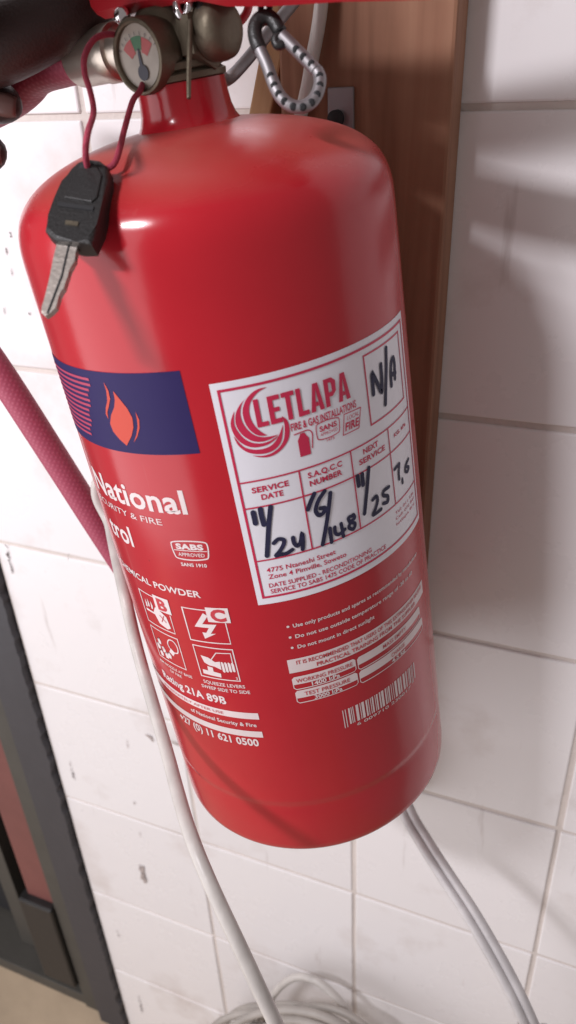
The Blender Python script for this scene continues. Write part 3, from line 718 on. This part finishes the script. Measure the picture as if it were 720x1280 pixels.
# right-hand print block
lettering([('Use only products and spares as recommended by manufacturer', 37.4, 108, 137.2, 1.75, .025), ('Do not use outside temperature range of -20 to 60', 37.5, 101, 131.7, 1.75, .025), ('Do not mount in direct sunlight', 37.6, 73, 126.3, 1.75, .025)])
printed('bullet', 'white_print', ext, O1, lambda b: [poly2(b, [(35.4 + .6 * math.cos(a), y + .6 * math.sin(a)) for a in [i * math.pi / 5 for i in range(10)]]) for y in (138.1, 132.6, 127.2)])
rb = printed('white_bar', 'white_print', ext, O1, lambda b: rect2(b, 32.2, 114.0, 111.5, 121.2))
lettering([('IT IS RECOMMENDED THAT USERS OF THIS EXTINGUISHER RECEIVE', 35.8, 109, 118.2, 1.9, .015), ('PRACTICAL TRAINING FROM THE SUPPLIER', 44.0, 101, 115.0, 1.9, .015)], 'red_print', rb, O2)
def cell(b, x0, x1, yt):
    poly2(b, [(x0 + 1, yt), (x1 - 1, yt), (x1, yt - 1), (x1, yt - 4.2), (x0, yt - 4.2), (x0, yt - 1)])
    ribbon(b, [(x0 + .2, yt - 4.1), (x0 + .2, yt - 5.9), (x0 + 1.2, yt - 6.9), (x1 - 1.2, yt - 6.9), (x1 - .2, yt - 5.9), (x1 - .2, yt - 4.1)], 0.35)
for x0, x1, yt, t1, t2 in ((32.6, 60.8, 111.6, 'WORKING PRESSURE', '1400 kPa'), (32.8, 60.8, 103.9, 'TEST PRESSURE', '3000 kPa'), (61.6, 105, 111.2, 'MASS EMPTY', ''), (61.6, 107, 103.5, 'CHARGE', '4.5 kg')):
    c = printed('data_cell', 'white_print', ext, O1, lambda b: cell(b, x0, x1, yt))
    m_ = (x0 + x1) / 2; w1 = 0.78 * len(t1)
    lettering([(t1, m_ - w1, m_ + w1, yt - 3.2, 2.0, .005)], 'red_print', c, O2)
    if t2: lettering([(t2, m_ - len(t2) * .78, m_ + len(t2) * .78, yt - 6.4, 2.0, .03)], 'white_print', c, O1)
def barcode(b):
    rnd = random.Random(4); x = 51.2
    while x < 94.5:
        wd = rnd.choice((.4, .4, .8, .8, 1.3)); gap = rnd.choice((.45, .45, .8, 1.1))
        rect2(b, x, 76.8 if 0.0 < (x - 51.2) % 20 > 1.6 else 75.6, x + wd, 86.2); x += wd + gap
    text2(b, '6 009710 230017', 57, 90, 74.2, 1.6, .01)
printed('barcode', 'white_print', ext, O1, barcode)

# ------------------------------------------------------------------ service sticker
SX0, SX1, SY0, SY1 = 25.7, 116.6, 150.8, 243.3
stk = printed('service_sticker', 'sticker', ext, O1, lambda b: rect2(b, SX0, SY0, SX1, SY1), 'white service sticker with crimson grid and handwritten dates')
def lay(fn, name, mat='crimson', off=O2): return printed(name, mat, stk, off, fn)
lay(lambda b: frame2(b, 28.3, 154.2, 114.0, 240.4, 0.95), 'border')
def grid(b):
    for y in (205.0, 194.3, 171.2): rect2(b, 28.7, y - .3, 113.6, y + .3)
    for x in (50.4, 72.0, 93.4): rect2(b, x - .3, 171.4, x + .3, 204.8)
lay(grid, 'grid', off=O2 + .00004)
lay(lambda b: frame2(b, 83.8, 210.6, 109.8, 237.4, 0.7), 'result_box')
zs_ = Zm(270, 470, 6.545)
SW = [([(415, 88), (340, 105), (282, 145), (240, 200), (217, 275), (226, 350), (260, 420), (310, 468), (360, 487), (420, 482)], [(415, 88), (350, 125), (310, 165), (280, 215), (270, 280), (285, 350), (320, 410), (370, 455), (420, 482)]),
      ([(245, 175), (190, 240), (160, 310), (160, 385), (190, 450), (240, 500), (300, 530), (370, 535), (440, 515), (510, 476)], [(245, 175), (213, 220), (198, 290), (212, 365), (253, 432), (310, 479), (370, 496), (430, 494), (510, 476)]),
      ([(148, 285), (120, 370), (130, 440), (165, 505), (220, 555), (290, 580), (360, 577), (430, 555), (490, 510), (508, 484)], [(148, 285), (149, 390), (183, 457), (235, 513), (300, 544), (370, 549), (440, 528), (508, 484)]),
      ([(142, 488), (178, 560), (238, 612), (310, 634), (400, 631), (470, 605), (520, 555), (540, 490), (546, 395)], [(142, 488), (220, 572), (300, 599), (385, 594), (455, 562), (505, 500), (546, 395)]),
      ([(536, 325), (580, 360), (600, 430), (592, 510), (552, 580), (490, 635), (420, 661), (350, 661), (298, 648)], [(536, 325), (556, 385), (560, 450), (550, 525), (512, 586), (450, 630), (380, 650), (298, 648)])]
def resample(pts, n):
    P = catmull([Vector((p[0], p[1], 0)) for p in pts], 8); ln = [0.0]
    for a_, b_ in zip(P, P[1:]): ln.append(ln[-1] + (b_ - a_).length)
    out = []
    for q in range(n + 1):
        t = ln[-1] * q / n; i_ = 0
        while i_ < len(ln) - 2 and ln[i_ + 1] < t: i_ += 1
        out.append(P[i_].lerp(P[i_ + 1], min(1, (t - ln[i_]) / max(1e-9, ln[i_ + 1] - ln[i_]))))
    return out
def crescent(b, o_, i_):
    A_ = zs_([(p.x, p.y) for p in resample(o_, 30)]); B_ = zs_([(p.x, p.y) for p in resample(i_, 30)])
    for q in range(30):
        ps = [A_[q], A_[q + 1], B_[q + 1], B_[q]]
        ps = [p for n_, p in enumerate(ps) if all((p[0] - r_[0]) ** 2 + (p[1] - r_[1]) ** 2 > 1e-6 for r_ in ps[:n_])]
        if len(ps) > 2: poly2(b, ps)
for o_, i_ in SW: lay(lambda b: crescent(b, o_, i_), 'swirl')
def letlapa(b):
    h, k, y0 = 10.3, 1.75, 225.0; ws = (4.1, 4.2, 4.6, 4.1, 5.3, 4.7, 5.3); x = 38.9; gp_ = 0.68
    for ch, w_ in zip('LETLAPA', ws):
        R = lambda a0, b0, a1, b1: rect2(b, x + a0, y0 + b0, x + a1, y0 + b1)
        if ch == 'L': R(0, 0, k, h); R(k, 0, w_, 1.7)
        elif ch == 'E': R(0, 0, k, h); R(k, 0, w_, 1.7); R(k, h - 1.7, w_, h); R(k, 4.3, w_ - .4, 5.9)
        elif ch == 'T': R(0, h - 1.7, w_, h); R(w_ / 2 - k / 2, 0, w_ / 2 + k / 2, h - 1.7)
        elif ch == 'A':
            m_ = w_ / 2
            for q in (0, 1):
                f = (lambda t: t) if not q else (lambda t: w_ - t)
                poly2(b, [(x + f(0), y0), (x + f(1.75), y0), (x + f(m_), y0 + h * .80), (x + f(m_), y0 + h), (x + f(m_ - 1.0), y0 + h)])
            poly2(b, [(x + 1.75 + .27, y0 + 1.9), (x + w_ - 2.02, y0 + 1.9), (x + w_ - 2.25, y0 + 3.4), (x + 2.25, y0 + 3.4)])
        elif ch == 'P':
            R(0, 0, k, h)
            ribbon(b, [(x + k, y0 + h - .8), (x + 2.9, y0 + h - .8), (x + 3.9, y0 + h - 1.7), (x + 3.9, y0 + 5.2), (x + 2.9, y0 + 4.3), (x + k, y0 + 4.3)], 1.6)
        x += w_ + gp_
lay(letlapa, 'lettering', off=O2 + .00008)
lay(lambda b: text2(b, 'FIRE & GAS INSTALLATIONS', 50.2, 77.4, 220.6, 2.7, .02), 'lettering')
def icon(b):
    poly2(b, [(51.9, 210.0), (56.0, 210.0), (56.1, 216.4), (55.3, 217.6), (54.8, 218.8), (53.2, 218.8), (52.6, 217.6), (51.9, 216.4)])
    ribbon(b, [(50.8, 219.0), (53.9, 219.3), (56.4, 219.2), (57.6, 217.6), (57.2, 214.4), (56.8, 212.0)], 0.4, False, 4)
lay(icon, 'cylinder_icon')
def stamp1(b):
    ribbon(b, [(59.4, 219.2), (60.4, 220.2), (64.4, 220.5), (68.4, 219.8), (69.0, 218.6), (68.6, 214.9), (67.6, 214.1), (64.0, 213.7), (60.2, 214.1), (59.3, 215.2)], 0.35, True, 3)
    text2(b, 'SANS', 60.6, 67.8, 217.0, 1.9, .03); text2(b, 'APPROVED', 60.6, 67.8, 215.2, 1.1, .0); text2(b, '1475', 62.8, 66, 212.4, 1.0, .0)
lay(stamp1, 'approval_mark')
def stamp2(b):
    ribbon(b, [(69.9, 212.2), (77.4, 212.2), (79.4, 219.6), (71.4, 219.9)], 0.35, True)
    text2(b, 'FIRE', 71.0, 77.4, 213.4, 2.9, .03, 0.2); text2(b, 'LOCAL', 72.4, 78.0, 217.2, 1.5, .0, .2)
lay(stamp2, 'fire_mark')
for s_, x0, x1, y, h in (('SERVICE', 32.4, 46.0, 200.3, 2.1), ('DATE', 35.3, 43.4, 197.0, 2.1), ('S.A.Q.C.C', 53.4, 67.6, 200.8, 2.1), ('NUMBER', 53.6, 67.1, 197.4, 2.1), ('NEXT', 78.0, 86.4, 201.0, 2.1), ('SERVICE', 75.4, 90.2, 197.5, 2.1), ('KG. kPa', 97.4, 108.6, 199.2, 1.5)):
    lay(lambda b: text2(b, s_, x0, x1, y, h, .03), 'lettering')
for s_, x0, x1, y, h in (('4775 Ntaneshi Street', 31.7, 59.4, 165.5, 2.0), ('Zone 4 Pimville, Soweto', 31.9, 63.8, 162.4, 2.0), ('DATE SUPPLIED - RECONDITIONING', 31.4, 76.0, 158.4, 1.9), ('SERVICE TO SABS 1475 CODE OF PRACTICE', 31.6, 84.0, 155.6, 1.9)):
    lay(lambda b: text2(b, s_, x0, x1, y, h, .012), 'lettering')
lay(lambda b: [text2(b, t_, 92.5, 110.5, y, 1.3, 0) for t_, y in (('Tel: 011 536', 166.6), ('Cell: 072 841', 164.0), ('letlapa fire', 161.4))], 'lettering')
PW = 1.75
def W(px_, strokes): return [Zm(*px_)(s) for s in strokes]
za = (290, 600, 6.0); zc = (370, 570, 4.5); zd = (440, 410, 8.0)
hand_strokes = [(W(za, [[(158, 240), (168, 285), (176, 322)]]), 2.1), (W(za, [[(212, 215), (222, 270), (238, 330)]]), 2.1), (W(za, [[(288, 198), (275, 330), (268, 450), (262, 565)]]), 1.95),
    (W(za, [[(312, 470), (345, 440), (385, 445), (385, 480), (360, 525), (330, 562), (360, 555), (410, 545), (450, 518)]]), 1.75), (W(za, [[(455, 428), (465, 470), (490, 490), (512, 460), (522, 400), (530, 455), (528, 515)]]), 1.75),
    (W(zc, [[(100, 210), (80, 255), (65, 298)]]), 1.9), (W(zc, [[(158, 195), (125, 245), (108, 300), (125, 330), (150, 318), (160, 290), (135, 292)]]), 1.8), (W(zc, [[(190, 205), (180, 300), (165, 400), (148, 495)]]), 1.85),
    (W(zc, [[(188, 405), (192, 440), (198, 482)]]), 1.7), (W(zc, [[(215, 398), (220, 432), (240, 438), (272, 410)], [(250, 378), (258, 415), (264, 450)]]), 1.6), (W(zc, [[(322, 330), (292, 345), (300, 368), (328, 378), (320, 408), (295, 400), (305, 370), (326, 345), (318, 328)]]), 1.6),
    (W(zc, [[(342, 112), (350, 165)]]), 2.0), (W(zc, [[(368, 100), (374, 160)]]), 2.0), (W(zc, [[(405, 65), (398, 160), (390, 240), (382, 322)]]), 1.9),
    (W(zc, [[(428, 245), (448, 225), (455, 250), (445, 290), (430, 328), (450, 318), (475, 298)]]), 1.7), (W(zc, [[(518, 172), (490, 195), (488, 220), (512, 225), (512, 255), (488, 265)]]), 1.7),
    (W(zc, [[(550, 75), (570, 50), (577, 45), (574, 90), (577, 130)]]), 1.5), (W(zc, [[(594, 128), (596, 150)]]), 1.5), (W(zc, [[(628, 15), (612, 55), (612, 85), (624, 85), (630, 62), (618, 60)]]), 1.5),
    (W(zd, [[(208, 660), (200, 560), (195, 460), (245, 550), (288, 635), (290, 500), (280, 365)]]), 2.0), (W(zd, [[(332, 200), (335, 400), (330, 600), (327, 760)]]), 2.0), (W(zd, [[(388, 575), (380, 450), (385, 340), (402, 295), (415, 340), (420, 420), (422, 505)], [(385, 465), (425, 450)]]), 1.9)]
for strokes, wd in hand_strokes:
    lay(lambda b: [pen(b, s, wd * 0.95) for s in strokes], 'handwriting', 'ink', O3)

# ================================================================== BRACKET, CARABINER, KEY
wb = thing('wall_bracket', 'grey steel hook bracket screwed to the plank behind the valve', 'bracket', Matrix.Translation(on_wall(427, 132, -0.025)))
inv = wb.matrix_world.inverted()
bm = bmesh.new(); c = on_wall(427, 140, -0.024); box(bm, (-0.0062, -0.0016, -0.012), (0.0062, 0.0002, 0.010), Matrix.Translation(inv @ c), bevel=0.0006)
obj('back_plate', bm, 'steel', wb, smooth=False)
bm = bmesh.new(); lathe(bm, [(0.0036, 0), (0.0036, 0.003), (0.0020, 0.0040)], frame_to(inv @ on_wall(421, 148, -0.0256), (0, -1, 0)), seg=20); obj('screw_head', bm, 'gap', wb, autosmooth=40)
nk = loc(Vector((0.004, 0.019, 0.330)))
rp = [on_wall(440, -150, -0.0262), on_wall(402, -60, -0.034), on_wall(378, -12, -0.044), on_wall(345, 30, -0.058), on_wall(290, 95, -0.080), nk, loc(Vector((-0.016, 0.010, 0.330)))]
bm = bmesh.new(); tube(bm, [inv @ p for p in catmull(rp, 10)], 0.0024, 14); obj('hook_rod', bm, 'steel', wb)

# carabiner hanging from the carrying handle
CDp = pix(loc(lv * 0.047 + ZV * 0.345))[2]
cb = thing('carabiner', 'black and silver carabiner clip hanging from the red carrying handle', 'carabiner', Matrix.Translation(at_depth(332, 20, CDp)))
inv = cb.matrix_world.inverted()
def cpt(x, y, dz=0.0): return inv @ at_depth(x, y, CDp + dz)
fr = [(350, 40), (341, 25), (330, 22), (320, 30), (319, 46), (325, 62), (334, 82), (341, 102), (350, 120), (362, 131), (376, 134), (390, 127), (398, 113), (400, 98), (396, 88)]
bm = bmesh.new(); tube(bm, catmull([cpt(*p) for p in fr], 6), 0.0020, 14); obj('frame', bm, 'steel', cb)
bm = bmesh.new(); tube(bm, catmull([cpt(*p) for p in fr[:6]], 6), 0.0023, 14); obj('dark_sleeve', bm, 'black', cb)
bm = bmesh.new(); tube(bm, catmull([cpt(*p) for p in [(395, 88), (384, 76), (370, 62), (358, 50), (352, 44)]], 6), 0.0020, 12); obj('gate', bm, 'steel', cb)
bm = bmesh.new(); tube(bm, catmull([cpt(*p) for p in [(357, 47), (352, 56), (346, 56), (344, 49), (349, 44)]], 5, True), 0.0014, 10, True); obj('gate_hook', bm, 'black', cb)
vd = (cpt(360, 80, -0.01) - cpt(360, 80, 0)).normalized()
dots = catmull([cpt(*p) for p in fr[6:]], 12); acc = 0; last = dots[0]; spots = []
for p in dots:
    acc += (p - last).length; last = p
    if acc > 0.0029: spots.append(p); acc = 0
spots += [cpt(389, 80), cpt(379, 71), cpt(370, 62)]
dme = None
for p in spots:
    if dme is None:
        bm = bmesh.new(); lathe(bm, [(0.0012, 0.0), (0.0012, 0.0019), (0.0007, 0.0022)], frame_to((0, 0, 0), vd), seg=12)
        dme = D.meshes.new('stud'); bm.to_mesh(dme); bm.free(); dme.materials.append(M['gap'])
    o = D.objects.new('stud', dme); COL.objects.link(o); o.parent = cb; o.location = p
bm = bmesh.new(); tube(bm, catmull([cpt(*p) for p in [(331, 24), (326, 12), (330, -4), (337, 10)]], 6, True), 0.0010, 10, True); obj('link_ring', bm, 'black', cb)

# key on a red cord
def surf_hit(x, y):
    """first hit of the pixel's ray with the body of revolution"""
    d = ray(x, y); t = 0.12
    while t < 0.5:
        q = to_loc(CP + d * t); s = q.z; r = math.hypot(q.x, q.y)
        R_ = RB
        if s > DS0:
            if s >= DSN: R_ = 0
            else:
                for (r0, s0), (r1, s1) in zip(dp, dp[1:]):
                    if s0 <= s <= s1: R_ = r0 + (r1 - r0) * (s - s0) / max(s1 - s0, 1e-9); break
        if r < R_: return CP + d * t
        t += 0.0004
    return None
h1 = surf_hit(134, 296); h2 = surf_hit(140, 215)
kd1 = (h1 - CP).dot(CF); kd2 = (h2 - CP).dot(CF)
print('key depths', kd1, kd2)
# plane of the key's back: through the two surface points, turned a little toward the left
ka, kb = at_depth(134, 296, kd1 - 0.0015), at_depth(140, 215, kd2 - 0.0015)
kc = at_depth(58, 285, kd1 + 0.004)
kn = (kb - ka).cross(kc - ka).normalized()
if kn.dot(CP - ka) < 0: kn = -kn
def kp(x, y, off=0.0):
    r = ray(x, y); o_ = ka + kn * off; t = (o_ - CP).dot(kn) / r.dot(kn); return CP + r * t
key = thing('car_key', 'black-headed metal key on a red cord, lying on the cylinder shoulder', 'key', Matrix.Translation(kp(100, 250)))
inv = key.matrix_world.inverted()
KT = 0.0075
head = [(88, 209), (97, 201), (110, 197), (124, 199), (133, 206), (134, 222), (128, 250), (121, 280), (113, 304), (95, 302), (67, 298), (55, 287), (60, 268), (68, 246), (77, 226)]
bm = bmesh.new(); prism(bm, [inv @ kp(*p, KT) for p in head], -kn, KT * 0.92, bevel=0.0013); hd = obj('key_head', bm, 'black', key, smooth=False)
# raised rib, slot and small moulding on the head
bm = bmesh.new(); prism(bm, [inv @ kp(*p, KT + 0.0004) for p in [(72, 252), (117, 258), (116, 263), (71, 257)]], -kn, 0.0006); obj('moulded_slot', bm, 'gap', hd, smooth=False)
bm = bmesh.new(); prism(bm, [inv @ kp(*p, KT + 0.0006) for p in [(96, 210), (120, 207), (127, 218), (121, 246), (114, 252), (80, 246)]], -kn, 0.0009, bevel=0.0003); obj('raised_pad', bm, 'black', hd, smooth=False)
bm = bmesh.new(); prism(bm, [inv @ kp(*p, KT + 0.0004) for p in [(82, 275), (98, 277), (97, 282), (81, 280)]], -kn, 0.0006); obj('moulded_mark', bm, 'brass', hd, smooth=False)
bm = bmesh.new(); lathe(bm, [(0.0022, 0), (0.0022, 0.0004), (0.0014, 0.0005)], frame_to(inv @ kp(108, 208, KT), kn), seg=20); obj('cord_hole', bm, 'gap', hd)
bl = [(72, 297), (98, 300), (96, 312), (93, 318), (94, 325), (90, 331), (86, 336), (85, 345), (82, 352), (80, 360), (77, 363), (73, 368), (72, 376), (70, 384), (64, 390), (57, 395), (51, 390), (52, 381), (57, 370), (61, 350), (66, 325)]
bm = bmesh.new(); prism(bm, [inv @ kp(*p, KT * .62) for p in bl], -kn, 0.0020, bevel=0.00025); kbld = obj('blade', bm, 'blade', key, smooth=False)
bm = bmesh.new(); prism(bm, [inv @ kp(*p, KT * .62 + .0002) for p in [(86, 301), (88, 301), (78, 345), (60, 392), (58, 391), (76, 344)]], -kn, 0.0003); obj('groove', bm, 'gap', kbld, smooth=False)
gd = pix(loc(gv * 0.012 + ZV * GS))[2]
hk = kp(109, 207, KT + 0.0008)
cp_ = [hk - kn * 0.003, hk, at_depth(107, 188, kd2 - 0.016), at_depth(110, 165, kd2 - 0.018), at_depth(117, 140, gd - 0.012), at_depth(113, 115, gd - 0.013), at_depth(106, 92, gd - 0.013), at_depth(106, 70, gd - 0.012), at_depth(117, 50, gd - 0.010), at_depth(133, 43, gd - 0.006), at_depth(150, 46, gd + 0.001), at_depth(165, 62, gd + 0.008), at_depth(180, 90, gd + 0.006), at_depth(176, 112, gd + 0.000), at_depth(166, 126, gd - 0.002), at_depth(156, 160, gd - 0.003), at_depth(146, 198, kd2 - 0.004), kp(136, 210, KT * .5), hk - kn * 0.004]
bm = bmesh.new(); tube(bm, [inv @ p for p in catmull(cp_, 8)], 0.0010, 10); obj('red_cord', bm, 'cord', key)

# ================================================================== CABLES
def cable(name, label, path, r, mat, n=12, twin=0.0, tdir=None, group=None):
    P = catmull(path, n); bm = bmesh.new()
    if twin:
        for s in (-1, 1):
            tube(bm, [p + tdir * (s * twin) for p in P], r, 14)
    else: tube(bm, P, r, 18)
    return tag(obj(name, bm, mat), label, 'cable', group)
c1 = [on_wall(412, -160, -0.030), on_wall(402, 0, -0.0285), on_wall(390, 75, -0.0285), on_wall(377, 140, -0.028), on_wall(330, 330, -0.028), on_wall(260, 480, -0.034)]
c1 += [loc(in_local_plane(128, 590, 0.024)), loc(in_local_plane(138, 660, 0.010)), at_depth(154, 735, 0.384), at_depth(172, 813, 0.379), at_depth(195, 893, 0.364), at_depth(210, 945, 0.350), at_depth(222, 990, 0.333), at_depth(237, 1040, 0.315), at_depth(263, 1105, 0.303), at_depth(306, 1197, 0.300), at_depth(347, 1285, 0.306), at_depth(385, 1365, 0.33)]
e_ = on_wall(400, 1330, -0.05)
c1 += [Vector((0.24, -0.24, -0.55)), Vector((0.24, -0.23, -0.85)), Vector((0.25, -0.23, FLOOR + 0.02)), Vector((0.30, -0.22, FLOOR + 0.004)), Vector((0.42, -0.20, FLOOR + 0.0036))]
cable('power_cable', 'thick white power cable hanging down past the left side of the extinguisher', c1, 0.0030, 'cable')
c2 = [on_wall(470, 500, -0.0285), on_wall(474, 800, -0.028), on_wall(490, 960, -0.034), at_depth(509, 1015, 0.530), at_depth(530, 1052, 0.512), at_depth(558, 1096, 0.496), at_depth(592, 1148, 0.483), at_depth(634, 1222, 0.472), at_depth(664, 1285, 0.475), at_depth(685, 1340, 0.50), Vector((0.36, -0.12, FLOOR + 0.12)), Vector((0.37, -0.12, FLOOR + 0.0045)), Vector((0.45, -0.13, FLOOR + 0.0045))]
cable('twin_cable', 'grey-white twin flat cable emerging from below the extinguisher base', c2, 0.0031, 'cable_grey', twin=0.0027, tdir=(CR * 0.85 - CD * 0.5).normalized())
# coil of spare cable standing against the wall
coil = thing('cable_coil', 'loose coil of old white cable standing against the tiles below', 'cable coil', Matrix.Translation((0.09, -0.03, FLOOR)))
inv = coil.matrix_world.inverted(); rnd = random.Random(3)
for k in range(9):
    ap = [(395, 1226), (405, 1262), (380, 1264), (360, 1272), (400, 1274), (425, 1270), (388, 1280), (412, 1284), (370, 1288)][k]
    yy = (-0.030, -0.040, -0.022, -0.055, -0.066, -0.048, -0.034, -0.058, -0.044)[k]
    top = on_wall(ap[0], ap[1], yy); rx = (0.065, 0.10, 0.105, 0.10, 0.11, 0.09, 0.085, 0.10, 0.095)[k]
    rz = (top.z - FLOOR - 0.004) / 2
    pts = []
    for i in range(22):
        a = 2 * math.pi * i / 22
        pts.append(inv @ Vector((top.x + rx * math.sin(a) * (1 + .05 * math.sin(3 * a + k)), yy - (1 - math.cos(a)) * 0.02 - 0.004 * math.sin(2 * a + k), top.z - rz + rz * math.cos(a))))
    bm = bmesh.new(); tube(bm, catmull(pts, 4, True), 0.0036 if k != 1 else 0.0030, 12, True)
    obj('loop', bm, 'cable_old' if k else 'cable', coil)

# ================================================================== HAND on the hose
hd_ = pix(loc(hp[2]))[2]
print('hose depth', hd_, pix(loc(hp[1])), pix(loc(hp[2])), pix(loc(hp[3])))
def skin_chain(bm_pts, edges, radii, name, parent, inv):
    me = D.meshes.new(name); me.from_pydata([tuple(inv @ p) for p in bm_pts], edges, [])
    o = D.objects.new(name, me); COL.objects.link(o)
    md = o.modifiers.new('skin', 'SKIN'); sl_ = me.skin_vertices[0].data
    for i, r in enumerate(radii): sl_[i].radius = (r, r) if not isinstance(r, tuple) else r; sl_[i].use_root = (i == 0)
    md.use_smooth_shade = True
    o.modifiers.new('sub', 'SUBSURF').levels = 2; o.modifiers['sub'].render_levels = 2
    dg = bpy.context.evaluated_depsgraph_get(); dg.update()
    m2 = D.meshes.new_from_object(o.evaluated_get(dg)); D.objects.remove(o)
    return m2
P_ = lambda x, y, dd: at_depth(x, y, hd_ + dd)
pts = [P_(-120, 20, -0.012),                                  # 0 palm centre
       at_depth(-115, -100, 0.203), at_depth(-270, -330, 0.19), at_depth(-560, -760, 0.17),   # 1 wrist, 2 forearm, 3: out of view, posed to shade the valve neck
       P_(-90, 62, -0.020), P_(-25, 70, -0.031), P_(45, 34, -0.032), P_(112, 2, -0.027), P_(142, -14, -0.024),   # 4-8 thumb
       P_(-95, 40, 0.022), P_(-40, 70, 0.030), P_(-24, 118, 0.014), P_(-2, 128, -0.010), P_(17, 133, -0.017),   # 9-13 index
       P_(-135, 90, 0.028), P_(-85, 120, 0.034), P_(-48, 178, 0.016), P_(-16, 190, -0.006), P_(-4, 193, -0.012),   # 14-18 middle
       P_(-180, 130, 0.028), P_(-140, 170, 0.034), P_(-115, 230, 0.016), P_(-85, 244, -0.008), P_(-70, 246, -0.012),   # 19-23 ring
       P_(-220, 170, 0.022), P_(-190, 215, 0.026), P_(-165, 270, 0.010), P_(-135, 282, -0.008), P_(-120, 284, -0.012)]   # 24-28 little
edges = [(0, 1), (1, 2), (2, 3), (0, 4), (4, 5), (5, 6), (6, 7), (7, 8)]
for s in (9, 14, 19, 24): edges += [(0, s)] + [(s + i, s + i + 1) for i in range(4)]
radii = [.023, .0265, .030, .035, .0160, .0148, .0138, .0125, .0085]
for r in (.0095, .0090, .0088, .0080): radii += [r + .002, r + .001, r, r - .0008, r - .0030]
hm = skin_chain(pts, edges, radii, 'hand', None, Matrix())
hand = link('hand', hm, None); hm.materials.clear(); hm.materials.append(M['skin'])
tag(hand, 'dark-skinned hand in shadow gripping the hose beside the silver ferrule', 'hand')
def nail(c, out, along, w_, l_):
    z = out.normalized(); y = (along - z * along.dot(z)).normalized(); x = y.cross(z); bm = bmesh.new(); g = {}
    for i in range(7):
        for j in range(7):
            a, b_ = i / 3 - 1, j / 3 - 1; k = math.sqrt(max(0, 1 - 0.35 * b_ * b_))
            g[i, j] = bm.verts.new(c + x * (a * w_ * k) + y * (b_ * l_) - z * (a * a * w_ * .35 + max(0, b_) ** 2 * l_ * .15))
    for i in range(6):
        for j in range(6): bm.faces.new((g[i, j], g[i + 1, j], g[i + 1, j + 1], g[i, j + 1]))
    o = obj('nail', bm, 'nail', hand); s_ = o.modifiers.new('s', 'SOLIDIFY'); s_.thickness = 0.0006
bpy.context.view_layer.update()
for t_, b_, out, w_ in ((8, 7, -CD * .8 - CF * .4, .0055), (13, 12, -CF + CD * .5, .0042), (18, 17, -CF + CD * .5, .0042), (23, 22, -CF + CD * .5, .004), (28, 27, -CF + CD * .5, .0034)):
    nail(pts[b_].lerp(pts[t_], .7) + out.normalized() * (radii[b_] * .93), out, pts[t_] - pts[b_], w_, w_ * 1.15)
